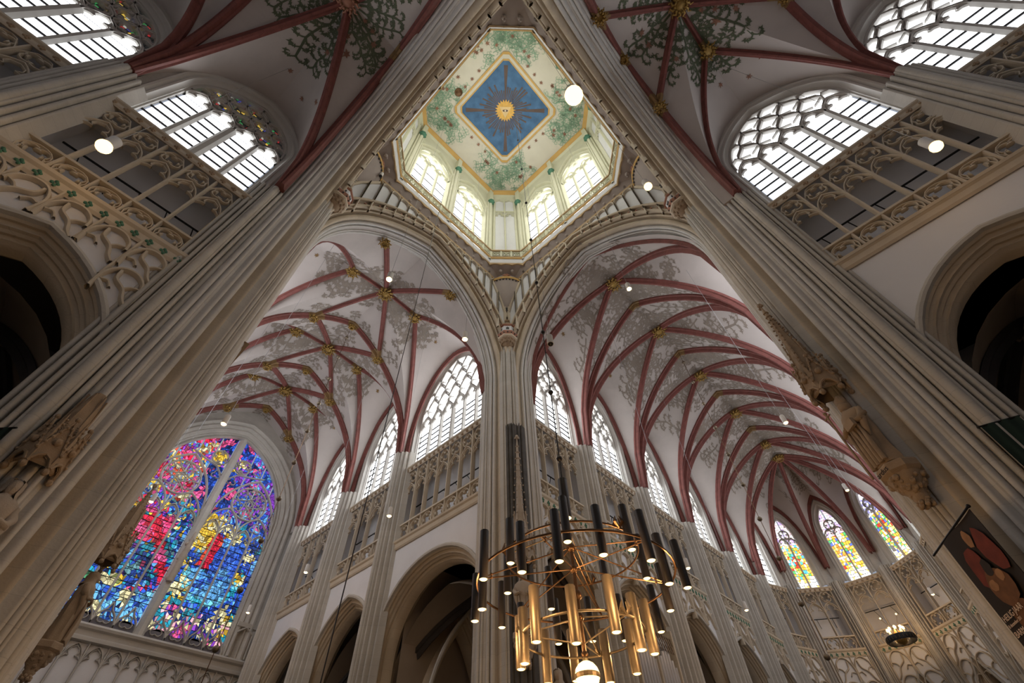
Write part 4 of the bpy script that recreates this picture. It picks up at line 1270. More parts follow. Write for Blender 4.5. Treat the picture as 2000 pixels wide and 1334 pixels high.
# ---- lantern walls, windows, shafts
SIDE8 = [('north', 0.0), ('east', -HALF_PI), ('south', pi), ('west', HALF_PI)]
Z0L, Z1L = 32.9, 46.9
def rot(x, n, rz): return (x * cos(rz) - n * sin(rz), x * sin(rz) + n * cos(rz), 0)
WL = 6.3
for side, rz in SIDE8:
    for sg in (-1, 1):
        loc = rot(sg * 2.12, WL, rz)
        wl = node('wall_' + side, 'pale yellow lantern wall, %s side, %s half' % (side, 'first' if sg < 0 else 'second'), 'wall', loc, rz, 'structure')
        A_ = Arch(1.62, 40.9, 43.5); mb = MB(); u = .28; a = 1.62 + u; K = 16; b = 2.14
        for s2 in (-1, 1): mb.quad((s2 * a, 0, 32.5), (s2 * b, 0, 32.5), (s2 * b, 0, Z1L), (s2 * a, 0, Z1L))
        mb.quad((-a, 0, 32.5), (a, 0, 32.5), (a, 0, 33.3), (-a, 0, 33.3))
        for q in range(K):
            x0, x1 = -a + 2 * a * q / K, -a + 2 * a * (q + 1) / K
            mb.quad((x0, 0, max(33.3, A_.z(x0, u))), (x1, 0, max(33.3, A_.z(x1, u))), (x1, 0, Z1L), (x0, 0, Z1L))
        obj('ashlar_face', mb, 'lantern', wl)
        w_ = window(loc, rz, 1.62, 33.3, 40.9, 43.5, 3, 'three-light lantern window, %s side, %s of two' % (side, 'first' if sg < 0 else 'second'), glass='glass_lantern', cells=5, depth=.14, jamb=.3, mull=.27, stone='lantern')
        mb = MB(); B = Arch(1.62, 40.2, 42.2); mb.stroke(B.arc(8), .2, .3, .02); B = Arch(1.98, 40.9, 44.3); mb.stroke(B.arc(10), .16, .34, -.08); obj('inner_arch', mesh(mb, 'inner_arch', 50), 'lantern', w_)
    for x in (0.0, -4.15, 4.15):
        loc = rot(x, WL, rz)
        root = node('lantern_column', 'clustered pale yellow lantern shaft with green capital, %s side, %s' % (side, {0.0: 'middle', -4.15: 'first corner', 4.15: 'second corner'}[x]), 'column', loc, rz, 'structure')
        c = cluster(.5, .3, [(-.38, .06), (-.22, .08), (0, .13), (.22, .08), (.38, .06)])
        mb = MB(); mb.rings([[(q, n, 32.6) for q, n in c], [(q, n, 43.6) for q, n in c]], False); obj('shafts', mesh(mb, 'shafts', 35), 'lantern', root)
        mb = MB(); mb.lathe([(.14, -.1), (.2, 0), (.32, .25), (.3, .32), (.05, .34)], 9, (0, -.38, 43.55))
        for k in range(8): mb.ball((.27 * cos(k * pi / 4), -.38 + .27 * sin(k * pi / 4), 43.75), .08, 6)
        obj('capital', mesh(mb, 'capital', 60), 'green_cap', root)
        mb = MB(); mb.box(-.2, .2, -.45, .1, 43.9, 46.6); obj('upper_pier', mb, 'lantern', root)
for k, rz in enumerate((-pi / 4, -3 * pi / 4, 3 * pi / 4, pi / 4)):
    dd = (OA + OS) / 1.41421 + .3
    loc = rot(0, dd, rz); nm = ('north-east', 'south-east', 'south-west', 'north-west')[k]
    wl = node('wall_' + nm.replace('-', '_'), 'pale lantern wall with white blind panels, narrow %s side' % nm, 'wall', loc, rz, 'structure')
    mb = MB(); mb.quad((-1.5, .12, 32.5), (1.5, .12, 32.5), (1.5, .12, Z1L), (-1.5, .12, Z1L)); obj('white_panel', mb, 'plaster', wl)
    mb = MB()
    for x in (-.98, 0, .98): mb.stroke([(x, 32.6), (x, 45.6)], .26 if x else .14, .3, .05)
    mb.stroke([(-.98, 42.6), (.98, 42.6)], .16, .26, .05); mb.stroke([(-.98, 45.2), (-.5, 45.5), (0, 45.2), (.5, 45.5), (.98, 45.2)], .16, .26, .05)
    for x in (-.49, .49):
        cusp_head(x, .86, 41.6, .7, mb, .08, .2, .05)
    obj('blind_tracery', mesh(mb, 'blind_tracery', 50), 'lantern', wl)
    for s2 in (-1, 1):
        mb = MB(); mb.box(min(s2 * .95, s2 * 1.5), max(s2 * .95, s2 * 1.5), -.02, .12, 32.5, Z1L); obj('pier_strip', mb, 'lantern', wl)
# ceiling
def ceil_z(x, y):
    m = max(abs(x), abs(y)); return 47.65 - max(0, m - 3.3) / 2.7 * .85
lc = node('ceiling', 'painted lantern ceiling with green scrolls round a blue square sunburst', 'ceiling', (0, 0, 0), 0, 'structure')
mb = MB(); NA = 64; NR = 6
def sqr(t, h): m = max(abs(cos(t)), abs(sin(t))); return h / m
for k in range(NA):
    t = 2 * pi * k / NA
    ri = sqr(t, 3.25); ro = min(sqr(t, 6.4), (6.4 + 4.5) / (abs(cos(t)) + abs(sin(t))))
    for j in range(NR + 1):
        r = ri + (ro - ri) * j / NR; x, y = r * cos(t), r * sin(t); mb.v.append((x, y, ceil_z(x, y)))
for k in range(NA):
    for j in range(NR):
        a, b = k * (NR + 1) + j, ((k + 1) % NA) * (NR + 1) + j; mb.f.append((a, a + 1, b + 1, b))
obj('coved_field', mesh(mb, 'coved_field', 40), 'ceil_white', lc)
def frame(h0, h1, z, mat, nm, cut=.35):
    def pts(h): return [(h - cut, h), (h, h - cut), (h, -h + cut), (h - cut, -h), (-h + cut, -h), (-h, -h + cut), (-h, h - cut), (-h + cut, h)]
    a, b = pts(h0), pts(h1); mb = MB()
    for i in range(8):
        j = (i + 1) % 8
        mb.quad((*a[i], z), (*a[j], z), (*b[j], z), (*b[i], z)); mb.quad((*a[i], z), (*a[j], z), (*a[j], z + .1), (*a[i], z + .1)); mb.quad((*b[i], z), (*b[j], z), (*b[j], z + .1), (*b[i], z + .1))
    return obj(nm, mb, mat, lc)
mb = MB(); h = 3.0; cut = .25
mb.poly([(h - cut, h, 47.62), (h, h - cut, 47.62), (h, -h + cut, 47.62), (h - cut, -h, 47.62), (-h + cut, -h, 47.62), (-h, -h + cut, 47.62), (-h, h - cut, 47.62), (-h + cut, h, 47.62)])
bp = obj('blue_panel', mb, 'blue', lc)
frame(2.95, 3.05, 47.54, 'ochre', 'inner_gilt_frame'); frame(3.05, 3.28, 47.56, 'ceil_white', 'white_frame'); frame(3.28, 3.42, 47.52, 'ochre', 'outer_gilt_frame')
mb = MB()
for k in range(56):
    a = 2 * pi * k / 56 + rnd.uniform(-.02, .02); ax = (k % 14) in (0,)
    ang45 = abs(((a - pi / 4) % (pi / 2)))
    main = min(ang45, pi / 2 - ang45) < .06
    L = 3.6 if main else rnd.uniform(1.5, 2.5); w = .032 if not main else .05
    r0 = .75
    mb.poly([(r0 * cos(a - w * .8), r0 * sin(a - w * .8), 47.6), (r0 * cos(a + w * .8), r0 * sin(a + w * .8), 47.6), (L * cos(a + w), L * sin(a + w), 47.6), (L * cos(a - w), L * sin(a - w), 47.6)])
stuff(obj('painted_rays', mb, 'ray', bp))
mb = MB(); sp_ = []
for k in range(44):
    a = 2 * pi * k / 44; r = .72 if k % 2 else .95; sp_.append((r * cos(a), r * sin(a), 47.585))
mb.poly(sp_); obj('painted_sun', mb, 'sun', bp)
mb = MB(); r = .62; mb.poly([(r * cos(a), r * sin(a), 47.57) for a in (RAD(45), RAD(165), RAD(285))]); tri = obj('painted_triangle', mb, 'sun_pale', bp)
mb = MB()
th = RAD(-45)
def eyep(u, v): return (u * cos(th) - v * sin(th), u * sin(th) + v * cos(th), 47.56)
mb.poly([eyep(.26 * cos(t), .1 * sin(t)) for t in [2 * pi * k / 14 for k in range(14)]]); ey = obj('painted_eye', mb, 'ray', bp)
mb = MB(); mb.poly([(x, y, 47.55) for x, y, z in [eyep(.075 * cos(t), .075 * sin(t)) for t in [2 * pi * k / 10 for k in range(10)]]]); obj('painted_pupil', mb, 'eye', bp)
mb = MB(); fm = MB()
fz = lambda x, y: (x, y, ceil_z(x, y) - .03)
okf = lambda x, y: max(abs(x), abs(y)) > 3.5 and max(abs(x), abs(y)) < 5.9 and abs(x) + abs(y) < 10.0
for qx in (-1, 1):
    for qy in (-1, 1):
        for k in range(110):
            if k % 2: x, y = rnd.uniform(1.7, 4.8), rnd.uniform(3.6, 5.8)
            else: x, y = rnd.uniform(3.6, 5.8), rnd.uniform(1.7, 4.8)
            x *= qx; y *= qy
            if okf(x, y): vine(mb, x, y, rnd.uniform(0, 6.28), .5, fz, 3, leaf=False, ok=okf)
        for k in range(9):
            t = math.atan2(qy, qx) + rnd.uniform(-.55, .55); x, y = sqr(t, 4.4 + rnd.uniform(-.6, .9)) * cos(t), sqr(t, 4.4) * sin(t)
            leafblob(fm, x, y, rnd.uniform(0, 6), .22, lambda x, y: (x, y, ceil_z(x, y) - .045), 6)
for t in range(4):
    for d in (-.75, -.2, .35): 
        a = t * pi / 2; leafblob(fm, 3.85 * cos(a) - d * sin(a) * 1.6, 3.85 * sin(a) + d * cos(a) * 1.6, rnd.uniform(0, 6), .2, lambda x, y: (x, y, ceil_z(x, y) - .045), 6)
stuff(obj('painted_scrolls', mb, 'vine_green', lc)); stuff(obj('painted_flowers', fm, 'flower', lc))
lcor = node('lantern_cornice_trim', 'broad ochre cornice round the lantern ceiling', 'cornice', (0, 0, 0), 0, 'structure')
for nm, d0, z0, d1, z1, mt in (('gilt_band', .1, 46.35, -.15, 46.55, 'ochre'), ('gilt_fascia', -.15, 46.55, -.2, 46.75, 'ochre'), ('gilt_top', -.2, 46.75, .0, 46.85, 'tan'), ('lower_fascia', .32, 46.2, .1, 46.35, 'lantern'), ('wall_strip', .36, 45.6, .32, 46.2, 'lantern')):
    o = ring(nm, mt, d0, z0, d1, z1); o.parent = lcor

# ---- aisles behind the arcades
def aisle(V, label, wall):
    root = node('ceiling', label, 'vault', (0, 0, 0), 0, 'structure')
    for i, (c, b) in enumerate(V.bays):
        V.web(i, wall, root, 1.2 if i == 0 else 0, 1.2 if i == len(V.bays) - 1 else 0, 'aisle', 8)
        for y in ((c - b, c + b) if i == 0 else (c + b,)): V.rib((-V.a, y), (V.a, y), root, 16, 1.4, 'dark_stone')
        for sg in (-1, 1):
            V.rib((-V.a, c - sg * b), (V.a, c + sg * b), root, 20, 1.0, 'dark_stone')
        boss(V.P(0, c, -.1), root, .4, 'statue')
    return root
aisle(Vault(3.0, 7.4, 13.2, NB, (11.4, 0, 0), (1, 0, 0), (0, 1, 0)), 'dark ribbed aisle vault behind the transept arcade', 3.3)
aisle(Vault(3.0, 7.4, 13.2, CB[1:] + [(42.0, 3.5)], (0, 11.4, 0), (0, 1, 0), (1, 0, 0)), 'dark ribbed aisle vault behind the choir arcade', 3.3)
aisle(Vault(3.0, 7.4, 13.2, WB, (0, 10.7, 0), (0, 1, 0), (1, 0, 0)), 'dark ribbed aisle vault behind the nave arcade', 3.3)
aisle(Vault(3.0, 7.4, 13.2, [(-c, b) for c, b in SB], (10.6, 0, 0), (1, 0, 0), (0, -1, 0)), 'dark ribbed aisle vault behind the opposite transept arcade', 3.3)
arcade_arch((14.3, 12.75, 0), -HALF_PI, Arch(2.4, 6.5, 11.6), 'inner arch seen deep inside the dark aisle through the nearest transept arcade arch')
arcade_arch((11.2, 14.3, 0), 0, Arch(1.9, 6.5, 11.4), 'inner arch seen deep inside the dark aisle through the nearest choir arcade arch')
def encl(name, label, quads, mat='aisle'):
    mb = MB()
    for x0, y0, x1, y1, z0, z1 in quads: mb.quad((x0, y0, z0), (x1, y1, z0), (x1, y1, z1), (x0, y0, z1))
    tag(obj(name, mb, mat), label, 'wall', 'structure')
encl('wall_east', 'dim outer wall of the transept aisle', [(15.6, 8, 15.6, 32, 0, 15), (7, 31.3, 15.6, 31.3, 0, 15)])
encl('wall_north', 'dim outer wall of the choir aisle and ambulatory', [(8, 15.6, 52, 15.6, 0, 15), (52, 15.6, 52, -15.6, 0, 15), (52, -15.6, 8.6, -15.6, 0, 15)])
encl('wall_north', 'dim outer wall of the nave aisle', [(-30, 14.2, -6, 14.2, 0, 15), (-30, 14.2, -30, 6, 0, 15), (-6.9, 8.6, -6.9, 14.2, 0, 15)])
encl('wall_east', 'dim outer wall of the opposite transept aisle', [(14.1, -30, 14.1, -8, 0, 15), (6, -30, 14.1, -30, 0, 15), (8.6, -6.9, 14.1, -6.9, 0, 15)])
mb = MB()
for x0, y0, x1, y1 in ((7.6, 8, 16, 32), (8, 8.4, 53, 16), (8.6, -16, 53, -7.6), (-31, 7.5, -6, 15), (7.4, -31, 15, -8)):
    mb.quad((x0, y0, 14.6), (x1, y0, 14.6), (x1, y1, 14.6), (x0, y1, 14.6))
for k in range(10):
    a0, a1 = RAD(-90 + 18 * k), RAD(-72 + 18 * k)
    mb.quad((39.7 + 7.6 * cos(a0), 7.6 * sin(a0), 14.6), (39.7 + 7.6 * cos(a1), 7.6 * sin(a1), 14.6), (39.7 + 16 * cos(a1), 16 * sin(a1), 14.6), (39.7 + 16 * cos(a0), 16 * sin(a0), 14.6))
tag(obj('aisle_light_cover', mb, 'aisle'), 'flat cover above the aisle vaults, added out of sight to stop light leaks', 'light_cover', 'structure')  # unseen cover added to keep stray sky light out of the aisles

# ================================================================== carved work at the crossing corners
CORNER = {(1, 1): 'on the centre pillar', (-1, 1): 'on the nave-side pillar left of the transept arch', (1, -1): 'on the pillar with the bishop statue'}
for (sx, sy), wh in CORNER.items():
    rz = math.atan2(sy, sx) - HALF_PI
    root = node('turret_capital', 'carved turret-shaped capital with red band ' + wh, 'capital', (sx * 6.52, sy * 6.52, 24.6), rz, group='turret capitals of the crossing')
    mb = MB(); mb.lathe([(.22, -.05), (.34, .1), (.5, .35), (.55, .5), (.3, .55)], 12)
    for k in range(26): 
        a = 2 * pi * k / 13; mb.ball(((.38 + .1 * (k % 2)) * cos(a), (.38 + .1 * (k % 2)) * sin(a), .2 + .2 * (k % 2)), .10, 6)
    obj('leaf_base', mesh(mb, 'leaf_base', 60), 'statue', root)
    mb = MB(); mb.lathe([(.5, .48), (.66, .55), (.68, .62), (.62, .66)], 8, ph=RAD(22.5)); obj('lower_moulding', mb, 'eye', root)
    mb = MB(); mb.lathe([(.60, .64), (.70, .9), (.70, .98), (.64, 1.02)], 8, ph=RAD(22.5)); bd = obj('red_band', mb, 'brick_red', root)
    for k in range(16):
        a = 2 * pi * k / 16; mb = MB(); mb.ball((.645 * cos(a), .645 * sin(a), .80), .055, 6); obj('bead', mb, 'soot', bd)
    mb = MB(); mb.lathe([(.62, 1.0), (.64, 1.05), (.64, 1.5), (.60, 1.52)], 8, ph=RAD(22.5)); gl = obj('white_arcade', mb, 'plaster', root)
    for k in range(8):
        a = 2 * pi * k / 8; nm = MB()
        nm.poly([(x, 0, z) for x, z in ((-.09, 0), (.09, 0), (.09, .2), (0, .3), (-.09, .2))]); nm.box(-.1, -.085, -.03, 0, 0, .22); nm.box(.085, .1, -.03, 0, 0, .22)
        o = obj('niche', nm, 'soot', gl, (.60 * cos(a), .60 * sin(a), 1.12), a + HALF_PI)
    mb = MB(); mb.lathe([(.60, 1.5), (.72, 1.58), (.72, 1.66), (.5, 1.74), (.1, 1.76)], 8, ph=RAD(22.5)); obj('cornice', mb, 'brick_red', root)
    fg = MB(); fg.rings([[(r * cos(t) * 1.1, r * sin(t) - .12 + dy, z) for t in [2 * pi * k / 10 for k in range(10)]] for r, z, dy in ((.1, 1.74, 0), (.38, 1.8, 0), (.34, 2.0, 0), (.25, 2.2, -.03), (.1, 2.3, -.06), (.15, 2.36, -.12), (.16, 2.5, -.14), (.03, 2.6, -.14))], True)
    fg.tube([(.25, -.1, 2.1), (.34, -.35, 1.95), (.1, -.42, 1.95)], .07, 6); fg.tube([(-.25, -.1, 2.1), (-.34, -.35, 1.95), (-.1, -.42, 1.95)], .07, 6)
    obj('crouching_figure', mesh(fg, 'crouching_figure', 60), 'statue', root)
    mb = MB(); mb.lathe([(.5, 1.72), (.46, 1.9), (.2, 1.92)], 10); obj('green_slab', mb, 'green_cap', root)
    # squinch canopy above
    sq_ = node('squinch_canopy', 'fluted corbelled canopy with flowered rim ' + wh.replace('on', 'above the capital on', 1), 'canopy', (0, 0, 0), 0, 'structure')
    e = Vector((-sx, -sy, 0)).normalized(); sd = Vector((-e.y, e.x, 0)); ap = Vector((sx * 6.5, sy * 6.5, 28.7)); rc = Vector((sx * 5.86, sy * 5.86, 31.2))
    def rim(t, z, k=1.0): return rc + sd * (1.02 * t * k) + e * (.30 * (1 - t * t)) + Vector((0, 0, z))
    mb = MB(); NN = 14
    rings_ = []
    for i in range(6):
        f = i / 5; g = f ** 1.3
        rings_.append([tuple(ap.lerp(rim(-1 + 2 * k / NN, 0), g) + Vector((0, 0, -.35 * sin(pi * f) ))) for k in range(NN + 1)])
    mb.rings(rings_, False); obj('fluted_underside', mesh(mb, 'fluted_underside', 60), 'mauve', sq_)
    mb = MB(); mb.tube([tuple(rim(-1.08 + 2.16 * k / 14, .04)) for k in range(15)], .09, 6); mb.tube([tuple(rim(-1.08 + 2.16 * k / 14, .22)) for k in range(15)], .06, 6); obj('rim', mesh(mb, 'rim', 60), 'ochre', sq_)
    mb = MB()
    for k in range(9): mb.ball(tuple(rim(-.92 + 1.84 * k / 8, -.08)), .075, 6)
    stuff(obj('fringe', mb, 'soot', sq_))
    mb = MB()
    for k in range(14):
        a, b = rim(-1.05 + 2.1 * k / 14, .25, .95), rim(-1.05 + 2.1 * (k + 1) / 14, .25, .95); mb.quad(tuple(a - e * .1), tuple(b - e * .1), tuple(b - e * .15 + Vector((0, 0, .6))), tuple(a - e * .15 + Vector((0, 0, .6))))
    obj('drum', mb, 'plaster', sq_)
    mb = MB(); c = rim(0, .42)
    for k in range(5): mb.ball(tuple(c + sd * (.13 * cos(k * 1.257)) + Vector((0, 0, .13 * sin(k * 1.257)))), .09, 6)
    mb.tube([tuple(c + sd * .3), tuple(c - sd * .3)], .05, 5); obj('rosette', mb, 'brick_red', sq_)
    for sg in (-1, 1):
        mb = MB(); mb.tube([tuple(ap + Vector((0, 0, -.9))), tuple(ap.lerp(rim(sg, 0), .35) + Vector((0, 0, -.3))), tuple(rim(sg * .98, -.15)), tuple(rim(sg * 1.02, .3))], [.12, .1, .12, .1], 6); obj('side_rib', mesh(mb, 'side_rib', 60), 'buff', sq_)
    mb = MB()
    for k in range(7): mb.ball(tuple(ap + e * .12 + sd * (.16 * cos(k * .9)) + Vector((0, 0, -.1 + .16 * sin(k * .9)))), .12, 6)
    obj('leaf_knob', mesh(mb, 'leaf_knob', 60), 'soot', sq_)

# ================================================================== statues under canopies
def statue(loc, rz, label, H=2.15, mat='statue', style='bishop'):
    root = node('statue', label, 'statue', loc, rz)
    mb = MB(); S = 28
    prof = [(0, .30, .26, 1), (.04, .31, .27, 1), (.2, .27, .23, 1), (.38, .27, .22, 1), (.5, .29, .23, .8), (.6, .28, .21, .6), (.70, .30, .22, .4), (.77, .31, .20, .2), (.81, .24, .16, .1), (.835, .11, .10, 0), (.85, .085, .085, 0), (.865, .10, .11, 0), (.90, .125, .14, 0), (.94, .13, .145, 0), (.975, .10, .12, 0), (.995, .03, .04, 0)]
    rr = []
    for h, rx, ry, fo in prof:
        r = []
        for k in range(S):
            t = 2 * pi * k / S
            f = 1 + fo * (.075 * sin(7 * t + 3 * h) + .05 * sin(13 * t - 4 * h))
            nose = .03 if (.89 < h < .92 and abs(t - 1.5 * pi) < .2) else 0
            beard = .05 if (style == 'bishop' and .83 < h < .89 and abs(t - 1.5 * pi) < .6) else 0
            r.append((rx * f * cos(t), ry * f * sin(t) - nose - beard, h * H))
        rr.append(r)
    mb.rings(rr, True, True)
    for sg in (-1, 1):
        mb.tube([(sg * .24, 0, .76 * H), (sg * .33, -.05, .66 * H), (sg * .30, -.18, .58 * H), (sg * .14, -.27, .60 * H)], [.10, .10, .085, .05], 8)
        mb.tube([(sg * .30, -.1, .60 * H), (sg * .28, -.16, .48 * H), (sg * .22, -.14, .36 * H)], [.09, .07, .02], 7)
        for k in range(4): mb.tube([(sg * .14, -.27, (.585 + .012 * k) * H), (sg * .05, -.31, (.585 + .012 * k) * H)], .018, 5)
    for k in range(5):   # falling drapery folds
        x = -.2 + .1 * k; mb.tube([(x, -.22, .55 * H), (x + .04, -.27, .3 * H), (x + .02, -.26, .02 * H)], [.02, .045, .05], 6)
    obj('robed_body', mesh(mb, 'robed_body', 60), mat, root)
    mb = MB()
    if style == 'bishop':
        mb.rings([[(r * cos(t), r * .75 * sin(t) + .0, z) for t in [2 * pi * k / 12 for k in range(12)]] for r, z in ((.135, .955 * H), (.15, 1.0 * H), (.13, 1.06 * H), (.02, 1.12 * H))], True, True); obj('mitre', mesh(mb, 'mitre', 50), mat, root)
        mb = MB(); mb.tube([(-.42, -.2, .0), (-.40, -.22, .6 * H), (-.38, -.22, 1.0 * H)], .025, 6); mb.tube([(-.50, -.22, .94 * H), (-.27, -.22, .94 * H)], .025, 5); mb.ball((-.38, -.22, 1.0 * H), .05, 6); obj('cross_staff', mb, mat, root)
        mb = MB(); mb.box(-.02, .26, -.36, -.28, .52 * H, .62 * H); obj('book', mb, mat, root)
    else:
        mb.rings([[(r * cos(t), r * 1.05 * sin(t) + .03, z) for t in [pi * (-.30 + 1.6 * k / 14) for k in range(15)]] for r, z in ((.22, .80 * H), (.16, .86 * H), (.165, .93 * H), (.15, .985 * H), (.05, 1.02 * H))], False); obj('veil', mesh(mb, 'veil', 50), mat, root)
    return root

def solid_text(t):
    """swap a text curve for plain mesh letters"""
    bpy.context.view_layer.update()
    me = bpy.data.meshes.new_from_object(t.evaluated_get(bpy.context.evaluated_depsgraph_get()))
    n = bpy.data.objects.new(t.name, me); COL.objects.link(n)
    n.parent = t.parent; n.location = t.location.copy(); n.rotation_euler = t.rotation_euler.copy()
    if not me.materials: me.materials.append(t.data.materials[0])
    nm = t.name; bpy.data.objects.remove(t); n.name = nm
    return n

def corbel(loc, rz, label, mat='statue', text=None):
    root = node('corbel', label, 'corbel', loc, rz)
    mb = MB(); mb.lathe([(.30, 0), (.46, -.02), (.48, -.06), (.48, -.22), (.40, -.30), (.2, -.32)], 8, ph=RAD(22.5)); obj('name_band', mb, mat, root)
    mb = MB(); mb.lathe([(.40, -.30), (.36, -.45), (.25, -.65), (.16, -.78), (.18, -.84), (.12, -.95), (.02, -1.1)], 10)
    R = random.Random(int(abs(loc[0]) * 100))
    for k in range(60):
        h = R.random(); a = R.uniform(0, 6.28); r = .40 - .26 * h
        mb.ball((r * cos(a), r * sin(a), -.34 - .42 * h), R.uniform(.04, .085), 5)
    for k in range(14): mb.ball((.13 * cos(k), .13 * sin(k), -.92 - .01 * k), .06, 5)
    obj('leaf_carving', mesh(mb, 'leaf_carving', 60), mat, root)
    if text:
        cu = bpy.data.curves.new('inscription', 'FONT'); cu.body = text; cu.size = .19; cu.extrude = .004; cu.align_x = 'CENTER'
        t = bpy.data.objects.new('inscription', cu); COL.objects.link(t); t.parent = root; cu.materials.append(M['black_letter'])
        t.location = (.0, -.452, -.20); t.rotation_euler = (HALF_PI, 0, 0); solid_text(t)
    return root

def canopy(loc, rz, label, mat='statue', Hs=2.9):
    root = node('canopy', label, 'canopy', loc, rz)
    mb = MB(); mb.lathe([(.40, 0), (.46, .05), (.46, .6), (.40, .75), (.36, .78)], 6, caps=False); mb.lathe([(.44, .5), (.05, .52)], 6, caps=False); obj('body', mb, mat, root)
    for k in range(6):
        a = 2 * pi * (k + .5) / 6; g = MB()
        g.poly([(-.24, -.02, 0), (0, -.02, .16), (.24, -.02, 0), (.2, -.02, .5), (0, -.02, 1.15), (-.2, -.02, .5)])
        for s2 in (-1, 1):
            g.tube([(s2 * .26, -.03, .28), (0, -.04, 1.2)], .03, 5)
            for q in range(5): f = q / 5; g.ball((s2 * .27 * (1 - f), -.05, .3 + .85 * f), .045, 5)
            g.tube([(s2 * .24, -.03, -.05), (s2 * .14, -.05, .14), (0, -.05, .22)], .035, 5)
        g.ball((0, -.04, 1.26), .07, 6); g.ball((0, -.06, .55), .10, 6)
        obj('gable', mesh(g, 'gable', 50), mat, root, (.43 * cos(a), .43 * sin(a), 0), a + HALF_PI)
        a = 2 * pi * k / 6; p = MB(); p.lathe([(.06, -.1), (.07, .8), (.05, .85), (.01, 1.35)], 4); p.ball((0, 0, -.14), .09, 6)
        for q in range(3): p.ball((.05, 0, .9 + .14 * q), .035, 5)
        obj('pinnacle', mesh(p, 'pinnacle', 50), mat, root, (.48 * cos(a), .48 * sin(a), 0))
    mb = MB(); mb.lathe([(.34, .7), (.30, 1.2), (.24, 1.9), (.22, 1.95), (.16, 2.4), (.05, 1.9 + Hs * .55), (.02, 2 + Hs * .6)], 6)
    for k in range(6):
        a = 2 * pi * k / 6
        for q in range(14):
            f = q / 14; r = .31 * (1 - f) + .04; mb.ball((r * cos(a), r * sin(a), 1.0 + f * (.8 + Hs * .6)), .04, 5)
        mb.tube([(.30 * cos(a), .30 * sin(a), .8), (.24 * cos(a), .24 * sin(a), 2.3)], .03, 4)
    mb.ball((0, 0, 2.05 + Hs * .6), .1, 6); mb.ball((.08, 0, 1.95 + Hs * .6), .06, 6); mb.ball((-.08, 0, 1.95 + Hs * .6), .06, 6)
    obj('spire', mesh(mb, 'spire', 50), mat, root)
    return root

d45 = RAD(135) - HALF_PI
# bishop on the choir-side pillar
f_ = math.atan2(-6.4, 6.2) - HALF_PI      # local -n faces the crossing
statue((6.08, -6.50, 8.24), f_, 'brown stone bishop statue with mitre, book and cross staff on a lettered corbel', style='bishop').scale = (1.18, 1.18, 1.0)
corbel((6.12, -6.56, 8.22), f_, 'brown carved leaf corbel with a lettered band under the bishop statue', text='ardus')
canopy((6.17, -6.44, 10.85), f_, 'brown crocketed canopy spire above the bishop statue', Hs=4.2)
# centre pillar
f2 = math.atan2(6.3, 6.5) - HALF_PI
statue((6.55, 6.1, 8.0), f2, 'weathered stone statue behind the chandelier on the centre pillar', mat='statue_pale', style='veil')
corbel((6.57, 6.12, 8.0), f2, 'weathered leaf corbel behind the chandelier on the centre pillar', mat='statue_pale')
canopy((6.57, 6.12, 10.5), f2, 'tall weathered canopy spire behind the chandelier on the centre pillar', mat='statue_pale', Hs=7.4)
dk = MB(); c = cluster(.46, .14, [(-.36, .06), (-.2, .09), (0, .12), (.2, .09), (.36, .06)])
o2 = [(6.62 + (x + .22) * .7071 - (n - .16) * -.7071 * -1, 6.62 - (x + .22) * .7071 + (n - .16) * .7071) for x, n in c]
o2 = [(6.62 + (x + .22) * cos(-pi / 4) - (n - .13) * sin(-pi / 4), 6.62 + (x + .22) * sin(-pi / 4) + (n - .13) * cos(-pi / 4)) for x, n in c]
dk.rings([[(x, y, 0) for x, y in o2], [(x, y, 15.6) for x, y in o2], [(x, y, 17.9 + rnd.uniform(-.15, .15)) for x, y in o2]], False)
tag(obj('sooty_column', mesh(dk, 'sooty_column', 35), 'soot'), 'blackened old stonework up the centre pillar behind the tall canopy', 'column', 'structure')
# veiled saint low on the nave-side pillar
statue((-8.12, 6.02, 5.05), 0.1, 'veiled stone saint on the nave-side pillar at the edge of the view', H=2.1, mat='statue_pale', style='veil')
canopy((-8.12, 6.08, 7.45), 0.1, 'dark crocketed canopy above the veiled saint', mat='statue', Hs=.2).scale = (.8, .8, .85)
corbel((-8.12, 6.05, 5.05), 0.1, 'stone corbel under the veiled saint', mat='statue_pale')
# statue in front of the stained window
statue((-5.05, 17.1, 7.8), RAD(75), 'slender brown statue silhouetted against the stained-glass window', style='veil', H=2.3).scale = (1.25, 1.25, 1)
corbel((-5.1, 17.1, 7.8), RAD(75), 'brown leaf corbel at the foot of the stained-glass window side')
canopy((-5.1, 17.1, 10.5), RAD(75), 'brown crocketed canopy silhouetted against the stained-glass window', Hs=2.2)
shaft((-6.1, 17.1, 0), HALF_PI, 21.6, 'clustered shaft carrying the statue before the stained-glass window', half=.72)
statue((7.75, 5.75, 4.9), RAD(-80), 'pale stone statue low in the choir entrance beneath the chandelier', mat='statue_pale', style='veil')

